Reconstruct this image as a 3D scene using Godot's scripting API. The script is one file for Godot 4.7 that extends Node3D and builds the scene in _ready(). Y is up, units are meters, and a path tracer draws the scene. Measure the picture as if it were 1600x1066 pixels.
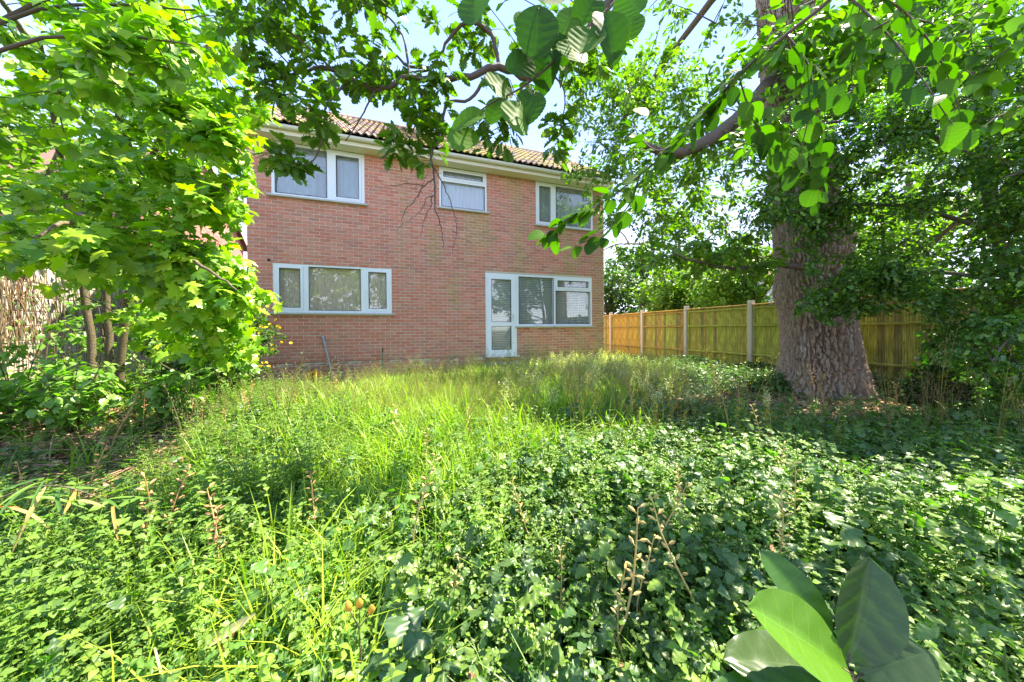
extends Node3D

# ------------------------------------------------------------------ helpers
const EYE := Vector3(0, 1.107, 0)
var rng := RandomNumberGenerator.new()
var taken := {}
var mats := {}
var grain: NoiseTexture2D
var coarse: NoiseTexture2D
var mottle: NoiseTexture2D
var woodgrain: ImageTexture
var bump_noise := FastNoiseLite.new()

class MB:
	var v := PackedVector3Array()
	var n := PackedVector3Array()
	var uv := PackedVector2Array()
	var c := PackedColorArray()
	var ix := PackedInt32Array()
	func add(p: Vector3, nn: Vector3 = Vector3.UP, col: Color = Color.WHITE, t: Vector2 = Vector2.ZERO) -> int:
		v.append(p); n.append(nn); c.append(col); uv.append(t)
		return v.size() - 1
	func tri(a: int, b: int, d: int) -> void:
		ix.append(a); ix.append(b); ix.append(d)
	func tri_up(a: int, b: int, d: int) -> void:
		if (v[d] - v[a]).cross(v[b] - v[a]).y >= 0.0: tri(a, b, d)
		else: tri(a, d, b)
	func quad(p0: Vector3, p1: Vector3, p2: Vector3, p3: Vector3, col: Color = Color.WHITE) -> void:
		var nn := (p2 - p0).cross(p1 - p0)
		if nn.length_squared() < 1e-14: nn = (p3 - p0).cross(p2 - p0)
		nn = nn.normalized()
		var a := add(p0, nn, col, Vector2(0, 1)); var b := add(p1, nn, col, Vector2(0, 0)); var d := add(p2, nn, col, Vector2(1, 0)); var e := add(p3, nn, col, Vector2(1, 1))
		tri(a, b, d); tri(a, d, e)
	func box(cn: Vector3, sz: Vector3, col: Color = Color.WHITE, b: Basis = Basis()) -> void:
		var x := b.x * sz.x * 0.5; var y := b.y * sz.y * 0.5; var z := b.z * sz.z * 0.5
		for f in [[x, y, z], [y, x, -z], [y, z, x], [z, y, -x], [z, x, y], [x, z, -y]]:
			var a: Vector3 = f[0]; var d: Vector3 = f[1]; var o: Vector3 = cn + f[2]
			quad(o - a - d, o - a + d, o + a + d, o + a - d, col)
	# a box whose front (+z) edges are chamfered
	func chamfer_box(cn: Vector3, sz: Vector3, ch: float, col: Color = Color.WHITE) -> void:
		var x := sz.x * 0.5; var y := sz.y * 0.5; var z := sz.z * 0.5
		var f := [Vector3(-x + ch, -y + ch, z), Vector3(-x + ch, y - ch, z), Vector3(x - ch, y - ch, z), Vector3(x - ch, -y + ch, z)]
		var m := [Vector3(-x, -y, z - ch), Vector3(-x, y, z - ch), Vector3(x, y, z - ch), Vector3(x, -y, z - ch)]
		var r := [Vector3(-x, -y, -z), Vector3(-x, y, -z), Vector3(x, y, -z), Vector3(x, -y, -z)]
		quad(cn + f[0], cn + f[1], cn + f[2], cn + f[3], col)
		for k in 4:
			var j := (k + 1) % 4
			quad(cn + m[k], cn + m[j], cn + f[j], cn + f[k], col)
			quad(cn + r[k], cn + r[j], cn + m[j], cn + m[k], col)
	func tube(pts: Array, rad: Array, sides: int, col: Color = Color.WHITE, cap: bool = false) -> void:
		var u := Vector3.ZERO
		var first := v.size()
		var k := pts.size()
		for i in k:
			var t: Vector3 = (pts[mini(i + 1, k - 1)] - pts[maxi(i - 1, 0)]).normalized()
			if u == Vector3.ZERO:
				u = t.cross(Vector3(0.31, 0.2, 0.9)).normalized()
			u = (u - t * u.dot(t)).normalized()
			var w := t.cross(u)
			for s in sides:
				var a := TAU * s / sides
				var d := u * cos(a) + w * sin(a)
				add(pts[i] + d * float(rad[i]), d, col, Vector2(float(s) / sides, float(i) / k))
		for i in k - 1:
			for s in sides:
				var a := first + i * sides + s; var b := a + sides
				var d := first + (i + 1) * sides + (s + 1) % sides; var e := first + i * sides + (s + 1) % sides
				tri(a, b, d); tri(a, d, e)
		if cap:
			for s in range(1, sides - 1):
				var o := first + (k - 1) * sides
				tri(o, o + s + 1, o + s)
				tri(first, first + s, first + s + 1)
	func smooth(from: int = 0) -> void:
		for i in range(from, v.size()): n[i] = Vector3.ZERO
		for i in range(0, ix.size(), 3):
			var a := ix[i]; var b := ix[i + 1]; var d := ix[i + 2]
			if a < from: continue
			var f := (v[d] - v[a]).cross(v[b] - v[a])
			n[a] += f; n[b] += f; n[d] += f
		for i in range(from, v.size()): n[i] = n[i].normalized() if n[i].length_squared() > 1e-20 else Vector3.UP
	func put(o: MB, x: Transform3D, tint: Color = Color.WHITE) -> void:
		var first := v.size()
		var nb := x.basis.orthonormalized()
		for i in o.v.size(): add(x * o.v[i], nb * o.n[i], o.c[i] * tint, o.uv[i])
		for i in o.ix: ix.append(first + i)
	func mesh() -> ArrayMesh:
		var m := ArrayMesh.new()
		if v.is_empty(): return m
		var a := []
		a.resize(Mesh.ARRAY_MAX)
		a[Mesh.ARRAY_VERTEX] = v; a[Mesh.ARRAY_NORMAL] = n; a[Mesh.ARRAY_TEX_UV] = uv; a[Mesh.ARRAY_COLOR] = c; a[Mesh.ARRAY_INDEX] = ix
		m.add_surface_from_arrays(Mesh.PRIMITIVE_TRIANGLES, a)
		return m

func R(a: float, b: float) -> float: return rng.randf_range(a, b)
func RV(s: float = 1.0) -> Vector3: return Vector3(R(-s, s), R(-s, s), R(-s, s))
func lin(r: float, g: float, b: float) -> Color: return Color(r, g, b).linear_to_srgb()

func numbered(called: String) -> String:
	if not taken.has(called):
		taken[called] = 0
		return called
	taken[called] += 1
	return "%s_%03d" % [called, taken[called]]

func tag(o: Node3D, label: String, category: String = "", group: String = "", kind: String = "") -> Node3D:
	if label: o.set_meta("label", label)
	if category: o.set_meta("category", category)
	if group: o.set_meta("group", group)
	if kind: o.set_meta("kind", kind)
	return o

func thing(called: String, label: String, category: String, at: Vector3 = Vector3.ZERO, group: String = "") -> Node3D:
	var o := Node3D.new()
	o.name = numbered(called)
	add_child(o, true)
	o.position = at
	tag(o, label, category, group)
	return o

func obj(called: String, m: Mesh, mat: Material, parent: Node3D = self, x: Transform3D = Transform3D()) -> MeshInstance3D:
	var o := MeshInstance3D.new()
	o.name = numbered(called) if parent == self else called
	o.mesh = m
	o.transform = x
	if mat: o.material_override = mat
	parent.add_child(o, true)
	return o

func structure(called: String, m: Mesh, mat: Material) -> MeshInstance3D:
	var o := obj(called, m, mat)
	o.set_meta("kind", "structure")
	return o

func multi(called: String, m: Mesh, mat: Material, xf: Array, cols: Array, parent: Node3D) -> MultiMeshInstance3D:
	var mm := MultiMesh.new()
	mm.transform_format = MultiMesh.TRANSFORM_3D
	mm.use_colors = true
	mm.mesh = m
	mm.instance_count = xf.size()
	for i in xf.size():
		mm.set_instance_transform(i, xf[i])
		mm.set_instance_color(i, cols[i])
	var o := MultiMeshInstance3D.new()
	o.name = numbered(called) if parent == self else called
	o.multimesh = mm
	o.material_override = mat
	o.set_meta("kind", "stuff")
	parent.add_child(o, true)
	return o

func plain(col: Color, rough: float = 0.7, tex: Texture2D = null, tscale: float = 1.0, relief: float = 0.0) -> StandardMaterial3D:
	var m := StandardMaterial3D.new()
	m.albedo_color = col
	m.roughness = rough
	m.vertex_color_use_as_albedo = true
	if tex:
		m.uv1_triplanar = true
		m.uv1_world_triplanar = true
		m.uv1_scale = Vector3.ONE * tscale
		m.heightmap_enabled = true
		m.heightmap_texture = tex
		m.heightmap_scale = relief
	return m

func mottled(m: StandardMaterial3D, s: float = 0.0) -> StandardMaterial3D:
	m.albedo_texture = mottle
	if s > 0.0:
		m.uv1_triplanar = true
		m.uv1_world_triplanar = true
		m.uv1_scale = Vector3.ONE * s
	return m

func leaf_mat(albedo: Color, through: Color, rough: float, spec: float = 0.5) -> StandardMaterial3D:
	var m := StandardMaterial3D.new()
	m.albedo_color = albedo
	m.roughness = rough
	m.metallic_specular = spec
	m.vertex_color_use_as_albedo = true
	m.cull_mode = BaseMaterial3D.CULL_DISABLED
	m.backlight_enabled = true
	m.backlight = through
	return m

func noise_tex(freq: float, size: int, seed_: int, oct: int = 4, ramp: Gradient = null, kind: int = FastNoiseLite.TYPE_SIMPLEX_SMOOTH) -> NoiseTexture2D:
	var f := FastNoiseLite.new()
	f.seed = seed_; f.frequency = freq; f.fractal_octaves = oct; f.noise_type = kind
	var t := NoiseTexture2D.new()
	t.width = size; t.height = size; t.seamless = true; t.noise = f
	if ramp: t.color_ramp = ramp
	return t

func ramp(stops: Array) -> Gradient:
	var g := Gradient.new()
	var o := PackedFloat32Array(); var c := PackedColorArray()
	for s in stops:
		o.append(s[0]); c.append(s[1])
	g.offsets = o; g.colors = c
	return g

func leaf_xf(p: Vector3, dir: Vector3, up: Vector3, s: float, wide: float = 1.0) -> Transform3D:
	var z := dir.normalized()
	var x := up.cross(z)
	if x.length_squared() < 1e-6: x = Vector3(1, 0.1, 0.2).cross(z)
	x = x.normalized()
	var y := z.cross(x)
	return Transform3D(Basis(x * s * wide, y * s, z * s), p)

# a curve through points, k pieces each
func curve(pts: Array, k: int) -> Array:
	var out := []
	var m := pts.size()
	for i in m - 1:
		var a: Vector3 = pts[maxi(i - 1, 0)]; var b: Vector3 = pts[i]; var d: Vector3 = pts[i + 1]; var e: Vector3 = pts[mini(i + 2, m - 1)]
		for j in k: out.append(b.cubic_interpolate(d, a, e, float(j) / k))
	out.append(pts[m - 1])
	return out

func taper(n: int, r0: float, r1: float) -> Array:
	var out := []
	for i in n: out.append(lerpf(r0, r1, float(i) / maxf(1, n - 1)))
	return out

# ------------------------------------------------------------------ leaf shapes: base at the origin, tip at z = 1, upper side +y
func strip_leaf(w: Array, cols: int, fold: float, droop: float, pleat: float = 0.0, veins: float = 0.0, wave: float = 0.0) -> MB:
	var b := MB.new()
	var rows := w.size()
	for i in rows:
		var t := float(i) / (rows - 1)
		for k in range(-cols, cols + 1):
			var s := float(k) / cols
			var x := s * float(w[i])
			var z := t - absf(s) * (0.10 if pleat > 0.0 else 0.0) * sin(t * PI)
			var y := fold * absf(x) - droop * t * t
			if pleat > 0.0: y += pleat * sin((t + absf(s) * 0.16) * veins * TAU) * absf(s) * (1.2 - absf(s))
			if wave > 0.0: y += wave * absf(s) * sin(t * 19.0 + (0.0 if s > 0 else 1.3))
			var shade := 1.18 if k == 0 else 1.0
			b.add(Vector3(x, y, z), Vector3.UP, Color(shade, shade, shade * 1.1), Vector2(0.5 + 0.5 * s, t))
	var q := cols * 2 + 1
	for i in rows - 1:
		for k in cols * 2:
			var a := i * q + k
			b.tri(a + q, a, a + 1); b.tri(a + q, a + 1, a + q + 1)
	b.smooth()
	return b

func fan_leaf(half: Array, mid: Vector2, dome: float, droop: float) -> MB:
	var b := MB.new()
	var pts := []
	for p in half: pts.append(p)
	for i in range(half.size() - 2, 0, -1): pts.append(Vector2(-half[i].x, half[i].y))
	var cz := b.add(Vector3(mid.x, dome * 0.5, mid.y), Vector3.UP, Color(1.12, 1.12, 1.15), Vector2(0.5, mid.y))
	for p in pts:
		var d: float = (p - mid).length()
		b.add(Vector3(p.x, dome * 0.5 - dome * d * d * 2.0 - droop * p.y * p.y + 0.10 * absf(p.x), p.y), Vector3.UP, Color.WHITE, Vector2(p.x + 0.5, p.y))
	for i in pts.size(): b.tri_up(cz, 1 + i, 1 + (i + 1) % pts.size())
	b.smooth()
	return b

func V2(l: Array) -> Array:
	var o := []
	for i in range(0, l.size(), 2): o.append(Vector2(l[i], l[i + 1]))
	return o

# leaves as parts for the ones that show largest, the rest as one mass
func leaves(parent: Node3D, called: String, mass: String, meshes: Array, xf: Array, pal: Array, mat_of: Array, most: int) -> void:
	# mat_of: [backlight, roughness, specular]
	var score := []
	var fr := cam_frame()
	for i in xf.size():
		var t: Transform3D = xf[i]
		var q: Vector3 = fr * t.origin
		var s := 0.0
		if q.z < -0.2 and absf(q.x / -q.z) < 1.6 and absf(q.y / -q.z) < 1.1: s = t.basis.z.length() / -q.z
		score.append([s, i])
	score.sort_custom(func(a, b): return a[0] > b[0])
	var key := called + parent.name
	var tones := []
	for p in pal: tones.append(leaf_mat((p as Color).linear_to_srgb(), mat_of[0], mat_of[1], mat_of[2]))
	var many := {}
	for r in score.size():
		var i: int = score[r][1]
		var which := i % meshes.size()
		if r < most and score[r][0] > 0.0:
			obj(called, meshes[which], tones[(i * 7 + i / 5) % pal.size()], parent, xf[i])
		else:
			if not many.has(which): many[which] = [[], []]
			var c: Color = pal[(i * 7 + i / 5) % pal.size()]
			var j := R(0.82, 1.2)
			many[which][0].append(xf[i]); many[which][1].append(Color(c.r * j, c.g * j * R(0.95, 1.05), c.b * j))
	var white := leaf_mat(Color.WHITE, mat_of[0], mat_of[1], mat_of[2])
	for w in many: multi(mass, meshes[w], white, many[w][0], many[w][1], parent)

func cam_frame() -> Transform3D:
	return Transform3D(Basis.from_euler(Vector3(-0.0082, 0, -0.0071)), EYE).affine_inverse()

# twigs that reach points spread in ellipsoids, each from the nearest wood, with leaves along them
func crown(wood: MB, nodes: Array, blobs: Array, o: Dictionary) -> Array:
	var xf := []
	var up: Vector3 = o.get("up", Vector3.UP)
	for bl in blobs:
		for i in int(bl[2]):
			var d := Vector3(rng.randfn(), rng.randfn(), rng.randfn()).normalized() * pow(rng.randf(), o.get("shell", 0.4))
			var p: Vector3 = bl[0] + d * (bl[1] as Vector3)
			if p.y < o.get("low", 0.1): continue
			var stride := maxi(1, nodes.size() / 350)
			var best := 1e9
			var q := p
			for k in range(rng.randi() % stride, nodes.size(), stride):
				var e: float = (nodes[k] as Vector3).distance_squared_to(p)
				if e < best and e > 0.0009:
					best = e; q = nodes[k]
			var far := sqrt(best)
			var ctrl := q.lerp(p, 0.5) + Vector3(0, far * R(-0.02, 0.18), 0) + RV(far * 0.12)
			var pts := []
			var cut := 5 if far > 0.3 else 3
			for k in cut + 1:
				var t := float(k) / cut
				pts.append(q.lerp(ctrl, t).lerp(ctrl.lerp(p, t), t))
			var r0: float = clampf(0.003 + 0.009 * far, 0.002, 0.03) * o.get("thick", 1.0)
			wood.tube(pts, taper(cut + 1, r0, 0.0016), 4 if far > 0.3 else 3)
			for k in range(2, cut + 1): nodes.append(pts[k])
			var span: float = minf(1.0, o.get("reach", 0.45) / maxf(far, 0.01))
			var td: Vector3 = (pts[cut] - pts[cut - 1]).normalized()
			for k in int(o.n):
				var t := 1.0 - span * pow(rng.randf(), 1.3)
				var at := q.lerp(ctrl, t).lerp(ctrl.lerp(p, t), t)
				var side := td.cross(Vector3.UP).normalized() * (1.0 if k % 2 else -1.0)
				var dir := (td * R(0.2, 1.0) + side * R(0.2, 1.0) + RV(0.45) + Vector3(0, -float(o.get("droop", 0.25)), 0)).normalized()
				var s: float = o.size * R(0.6, 1.15)
				xf.append(leaf_xf(at + dir * s * R(0.1, 0.5) + RV(s * float(o.get("loose", 0.5))), dir, up + RV(o.get("tilt", 0.6)), s, R(0.85, 1.1)))
	return xf

func limb(parent: Node3D, called: String, wood: MB, nodes: Array, pts: Array, r0: float, r1: float, mat: Material, k: int = 4, sides: int = 7) -> void:
	var p := curve(pts, k)
	for i in range(1, p.size() - 1): p[i] += RV(minf(r0 * 0.35, 0.012))
	if called:
		var b := MB.new()
		b.tube(p, taper(p.size(), r0, r1), sides, Color.WHITE, true)
		obj(called, b.mesh(), mat, parent)
	else:
		wood.tube(p, taper(p.size(), r0, r1), sides)
	for i in range(p.size() / 4, p.size()): nodes.append(p[i])

func smooth01(a: float, b: float, x: float) -> float: return smoothstep(a, b, x)
func ground_y(x: float, z: float) -> float: return bump_noise.get_noise_2d(x * 1.0, z) * 0.07 + 0.10 * smooth01(-3.0, -5.0, x) * smooth01(-6.5, -4.0, z)

# ------------------------------------------------------------------ the house
const OPENINGS := [[0.44, 2.27, 4.03, 5.2], [3.98, 5.20, 4.165, 5.2], [6.60, 8.42, 3.99, 5.2], [0.45, 2.84, 1.50, 2.585], [5.15, 6.02, 0.40, 2.60], [6.02, 8.38, 1.19, 2.60]]

func ring(b: MB, r: Array, w: float, z: float, d: float, col: Color = Color.WHITE) -> void:
	var m = (r[2] + r[3]) * 0.5
	for s in [r[0] + w * 0.5, r[1] - w * 0.5]: b.box(Vector3(s, m, z), Vector3(w, r[3] - r[2], d), col)
	for h in [r[2] + w * 0.5, r[3] - w * 0.5]: b.box(Vector3((r[0] + r[1]) * 0.5, h, z), Vector3(r[1] - r[0] - 2 * w, w, d), col)

func drape(s0: float, s1: float, h0: float, h1: float, z: float, folds: float, amp: float, seed_: float) -> MB:
	var b := MB.new()
	var k := int((s1 - s0) * 90)
	for i in k + 1:
		var s := lerpf(s0, s1, float(i) / k)
		var a := s * folds + 0.9 * sin(s * 7.0 + seed_)
		for j in 5:
			var t := float(j) / 4
			var zz := z + amp * (0.4 + 0.6 * (1 - t)) * sin(a + 0.35 * sin(t * 3.0 + s * 5.0)) + amp * 0.4 * sin(a * 2.3 + 1.0)
			b.add(Vector3(s, lerpf(h0, h1, t), zz), Vector3.BACK, Color.WHITE, Vector2(s * 4.0, t * (h1 - h0) * 4.0))
	for i in k:
		for j in 4:
			var p := i * 5 + j
			b.tri(p, p + 1, p + 6); b.tri(p, p + 6, p + 5)
	b.smooth()
	return b

func window(house: Node3D, r: Array, bars: Array, sashes: Array, panes: Array, label: String, sill: bool, fw: float = 0.06) -> Node3D:
	var w := Node3D.new()
	w.name = "window"
	house.add_child(w, true)
	if label: w.set_meta("label", label)
	var b := MB.new()
	ring(b, r, fw, -0.045, 0.07)
	for q in bars: b.box(Vector3((q[0] + q[1]) * 0.5, (q[2] + q[3]) * 0.5, -0.045), Vector3(q[1] - q[0], q[3] - q[2], 0.064))
	obj("frame", b.mesh(), mats.upvc, w)
	for q in sashes:
		var s := MB.new()
		ring(s, q, 0.05, -0.032, 0.06)
		obj("sash", s.mesh(), mats.upvc, w)
	for q in panes:
		var g := MB.new()
		g.box(Vector3((q[0] + q[1]) * 0.5, (q[2] + q[3]) * 0.5, -0.055), Vector3(q[1] - q[0], q[3] - q[2], 0.004))
		var one := MB.new()
		for z in [-0.050, -0.054, -0.066, -0.070]: one.quad(Vector3(q[0], q[2], z), Vector3(q[0], q[3], z), Vector3(q[1], q[3], z), Vector3(q[1], q[2], z))
		obj("pane", one.mesh(), mats.glass, w)
		var bead := MB.new()
		ring(bead, [q[0] - 0.002, q[1] + 0.002, q[2] - 0.002, q[3] + 0.002], 0.012, -0.012 if not sashes.is_empty() else -0.016, 0.012)
		obj("gasket", bead.mesh(), mats.gasket, w)
	if sill:
		var s := MB.new()
		s.box(Vector3((r[0] + r[1]) * 0.5, r[2] - 0.017, 0.0), Vector3(r[1] - r[0] + 0.12, 0.034, 0.16))
		obj("sill", s.mesh(), mats.sill, w)
	return w

func build_house() -> void:
	var house := thing("brick_house", "two storey red brick house with white windows and a mossy tiled roof", "house", Vector3(-5.561, 0, -6.746))
	house.rotation.y = 0.3294
	var to_house := house.transform.affine_inverse()
	var eye := to_house * EYE
	mats.upvc = plain(lin(0.78, 0.80, 0.84), 0.28)
	mats.cream = plain(lin(0.74, 0.68, 0.54), 0.5, coarse, 0.6, 0.05)
	mats.gutter = plain(lin(0.70, 0.68, 0.62), 0.4, coarse, 0.7, 0.03)
	mats.sill = plain(lin(0.48, 0.46, 0.42), 0.75, grain, 3.0, 0.1)
	mats.gasket = plain(lin(0.03, 0.03, 0.03), 0.6)
	mats.glass = StandardMaterial3D.new()
	mats.glass.transparency = BaseMaterial3D.TRANSPARENCY_ALPHA
	mats.glass.albedo_color = Color(0.9, 0.95, 0.95, 0.06)
	mats.glass.roughness = 0.0
	mats.glass.metallic_specular = 0.71
	mats.mortar = plain(lin(0.58, 0.49, 0.39), 0.95, grain, 4.0, 0.2)
	mats.room = plain(lin(0.45, 0.42, 0.38), 0.9)
	# walls
	var wall := MB.new()
	var ss := [0.0, 8.8]; var hs := [-0.3, 5.2]
	for o in OPENINGS:
		for x in [o[0], o[1]]:
			if not ss.has(x): ss.append(x)
		for y in [o[2], o[3]]:
			if not hs.has(y): hs.append(y)
	ss.sort(); hs.sort()
	for i in ss.size() - 1:
		for j in hs.size() - 1:
			var c := Vector2((ss[i] + ss[i + 1]) * 0.5, (hs[j] + hs[j + 1]) * 0.5)
			var hole := false
			for o in OPENINGS:
				if c.x > o[0] and c.x < o[1] and c.y > o[2] and c.y < o[3]: hole = true
			if not hole: wall.box(Vector3(c.x, c.y, -0.150), Vector3(ss[i + 1] - ss[i], hs[j + 1] - hs[j], 0.294))
	for s in [0.125, 8.675]: wall.box(Vector3(s, 2.45, -3.4), Vector3(0.25, 5.5, 6.2))
	wall.box(Vector3(4.4, 2.45, -6.65), Vector3(8.8, 5.5, 0.3))
	var front := obj("wall", wall.mesh(), mats.mortar, house)
	var inner := MB.new()
	inner.box(Vector3(4.4, 2.80, -3.4), Vector3(8.3, 0.2, 6.18))
	inner.box(Vector3(4.4, 5.26, -3.4), Vector3(8.3, 0.1, 6.18))
	inner.box(Vector3(4.4, 0.2, -3.4), Vector3(8.3, 0.2, 6.18))
	inner.box(Vector3(3.2, 2.7, -2.4), Vector3(0.1, 4.7, 4.1))
	inner.box(Vector3(5.6, 4.0, -2.4), Vector3(0.1, 2.2, 4.1))
	inner.box(Vector3(4.4, 2.7, -4.5), Vector3(8.3, 4.8, 0.08))
	obj("inner_wall", inner.mesh(), mats.room, house)
	# bricks: stretcher bond
	var variants := []
	for k in 4:
		var b := MB.new()
		b.chamfer_box(Vector3.ZERO, Vector3(1, 1, 1), 0.07)
		for i in b.v.size():
			var p := b.v[i]
			if p.z > 0.3: b.v[i] += Vector3(0, 0, 0.10 * sin(p.x * 5.0 + k * 2.1 + p.y * 3.0)) * 0.5
		variants.append(b.mesh())
	var pal := [Color(0.56, 0.205, 0.138), Color(0.58, 0.232, 0.162), Color(0.54, 0.188, 0.125), Color(0.58, 0.255, 0.18), Color(0.52, 0.235, 0.168), Color(0.56, 0.205, 0.135), Color(0.48, 0.205, 0.15), Color(0.57, 0.20, 0.135)]
	var brick_tone := []
	for p in pal: brick_tone.append(plain((p as Color).linear_to_srgb(), 0.88, grain, 5.0, 0.16))
	var stain := FastNoiseLite.new()
	stain.seed = 9; stain.frequency = 0.55; stain.fractal_octaves = 3
	var all := []
	for row in 70:
		var h0 := -0.05 + row * 0.075
		if h0 + 0.03 > 5.2: break
		var s := -0.1125 * (row % 2)
		while s < 8.8:
			var pieces := [[maxf(s, 0.0), minf(s + 0.215, 8.8)]]
			for o in OPENINGS:
				if h0 + 0.05 < o[2] or h0 + 0.012 > o[3]: continue
				var kept := []
				for p in pieces:
					if p[1] <= o[0] or p[0] >= o[1]: kept.append(p)
					else:
						if p[0] < o[0] - 0.02: kept.append([p[0], o[0] - 0.003])
						if p[1] > o[1] + 0.02: kept.append([o[1] + 0.003, p[1]])
				pieces = kept
			for p in pieces:
				if p[1] - p[0] < 0.03: continue
				var at := Vector3((p[0] + p[1]) * 0.5, h0 + 0.0325 + R(-0.0015, 0.0015), -0.0235 + R(-0.0015, 0.002))
				if row == 5: at.z -= 0.004
				var vent := false
				for a in [0.98, 3.42, 6.1, 7.9]:
					if row == 4 and absf(at.x - a) < 0.13: vent = true
				if vent: continue
				var x := Transform3D(Basis(Vector3(0, 0, 1), R(-0.006, 0.006)) * Basis.from_scale(Vector3(p[1] - p[0], 0.0645, 0.05)), at)
				all.append([at.distance_squared_to(eye), x, rng.randi() % pal.size()])
			s += 0.225
	all.sort_custom(func(a, b): return a[0] < b[0])
	var rest := [[], [], [], []]; var tint := [[], [], [], []]
	for i in all.size():
		if i < 300: obj("brick", variants[i % 4], brick_tone[all[i][2]], front, all[i][1])
		else:
			var c: Color = pal[all[i][2]]
			var p: Vector3 = all[i][1].origin
			var g := smoothstep(0.0, 0.45, stain.get_noise_2d(p.x * 2.6, p.y * 0.7)) * smoothstep(2.2, 4.0, p.x)
			g = maxf(g, 0.85 * smoothstep(8.2, 8.8, p.x + 0.3 * stain.get_noise_2d(p.y * 3.0, 4.0)))
			var low := smoothstep(0.75, 0.1, p.y + 0.3 * stain.get_noise_2d(p.x * 3.0, 7.0))
			c = c.lerp(Color(0.38, 0.28, 0.095), 0.55 * g).lerp(Color(0.30, 0.18, 0.14), 0.45 * low)
			var j := R(0.88, 1.12)
			rest[i % 4].append(all[i][1]); tint[i % 4].append(Color(c.r * j, c.g * j, c.b * j))
	var brick_white := plain(Color.WHITE, 0.88, grain, 5.0, 0.16)
	for k in 4: multi("brickwork", variants[k], brick_white, rest[k], tint[k], front)
	var damp := MB.new()
	damp.box(Vector3(2.57, 0.3985, -0.008), Vector3(5.1, 0.008, 0.022))
	damp.box(Vector3(7.42, 0.3985, -0.008), Vector3(2.7, 0.008, 0.022))
	obj("damp_course", damp.mesh(), mats.gasket, front)
	for s in [0.98, 3.42, 6.1, 7.9]:
		var b := MB.new()
		b.box(Vector3(s, 0.2825, -0.03), Vector3(0.215, 0.062, 0.03), Color(0.3, 0.25, 0.22))
		for k in 9: b.box(Vector3(s - 0.1 + k * 0.025, 0.2825, -0.008), Vector3(0.009, 0.058, 0.02))
		for y in [0.255, 0.2825, 0.31]: b.box(Vector3(s, y, -0.0095), Vector3(0.214, 0.008, 0.018))
		obj("air_brick", b.mesh(), plain(lin(0.16, 0.07, 0.05), 0.8), front)
	# eaves
	var b := MB.new()
	b.box(Vector3(4.4, 5.212, 0.15), Vector3(9.0, 0.016, 0.30))
	obj("soffit", b.mesh(), mats.cream, house)
	b = MB.new()
	b.box(Vector3(4.4, 5.285, 0.312), Vector3(9.0, 0.175, 0.022))
	b.box(Vector3(4.4, 5.20, 0.309), Vector3(9.0, 0.018, 0.034))
	obj("fascia", b.mesh(), mats.cream, house)
	b = MB.new()
	for k in 10:
		var a0 := PI + PI * k / 10.0; var a1 := PI + PI * (k + 1) / 10.0
		var o0 := Vector3(0, sin(a0), cos(a0)); var o1 := Vector3(0, sin(a1), cos(a1))
		var cn := Vector3(0, 5.335, 0.385)
		for q in [[0.060, 1], [0.055, -1]]:
			var f := []
			for e in [Vector3(-0.12, 0, 0) + cn + o0 * q[0], Vector3(-0.12, 0, 0) + cn + o1 * q[0], Vector3(8.92, 0, 0) + cn + o1 * q[0], Vector3(8.92, 0, 0) + cn + o0 * q[0]]: f.append(e)
			if q[1] > 0: b.quad(f[0], f[3], f[2], f[1])
			else: b.quad(f[0], f[1], f[2], f[3])
	b.box(Vector3(4.4, 5.337, 0.4425), Vector3(9.04, 0.012, 0.008))
	b.box(Vector3(4.4, 5.337, 0.3275), Vector3(9.04, 0.012, 0.008))
	var gut := obj("gutter", b.mesh(), mats.gutter, house)
	for s in [1.9, 3.45, 5.3, 7.1]:
		b = MB.new()
		var ring_pts := []
		for k in 11:
			var a := PI + PI * k / 10.0
			ring_pts.append(Vector3(s, 5.335 + 0.064 * sin(a), 0.385 + 0.064 * cos(a)))
		for k in 10:
			var e: Vector3 = ring_pts[k]; var f: Vector3 = ring_pts[k + 1]
			b.quad(e - Vector3(0.05, 0, 0), e + Vector3(0.05, 0, 0), f + Vector3(0.05, 0, 0), f - Vector3(0.05, 0, 0))
		obj("gutter_joint", b.mesh(), mats.gutter, gut)
	# roof
	var dir := Vector3(0, 2.47, -3.62).normalized()
	var nrm := Vector3(0, 3.62, 2.47).normalized()
	var base := Vector3(0, 5.40, 0.42)
	var top := base + dir * 4.36
	b = MB.new()
	b.quad(base + Vector3(-0.12, 0, 0), top + Vector3(-0.12, 0, 0), top + Vector3(8.92, 0, 0), base + Vector3(8.92, 0, 0))
	var back := Vector3(0, 5.3, -7.0)
	b.quad(back + Vector3(8.92, 0, 0), top + Vector3(8.92, 0, 0), top + Vector3(-0.12, 0, 0), back + Vector3(-0.12, 0, 0))
	for s in [-0.1, 8.9]: b.quad(Vector3(s, 5.36, 0.4), Vector3(s, top.y - 0.03, top.z), Vector3(s, 5.25, -7.0), Vector3(s, 5.25, -7.0))
	var roof := obj("roof", b.mesh(), plain(lin(0.08, 0.06, 0.05), 0.9), house)
	b = MB.new()
	var prof := []
	for k in 11:
		var x := k / 10.0
		prof.append(0.016 + 0.022 * sin(x * TAU * 2.0 - 0.8) + 0.004 * sin(x * TAU))
	for k in 10:
		var x0 := k * 0.03 - 0.15; var x1 := x0 + 0.03
		b.quad(Vector3(x0, prof[k] + 0.022, 0.2), Vector3(x0, prof[k], -0.2), Vector3(x1, prof[k + 1], -0.2), Vector3(x1, prof[k + 1] + 0.022, 0.2))
		b.quad(Vector3(x0, prof[k] - 0.004, 0.2), Vector3(x0, prof[k] + 0.022, 0.2), Vector3(x1, prof[k + 1] + 0.022, 0.2), Vector3(x1, prof[k + 1] - 0.004, 0.2))
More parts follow.
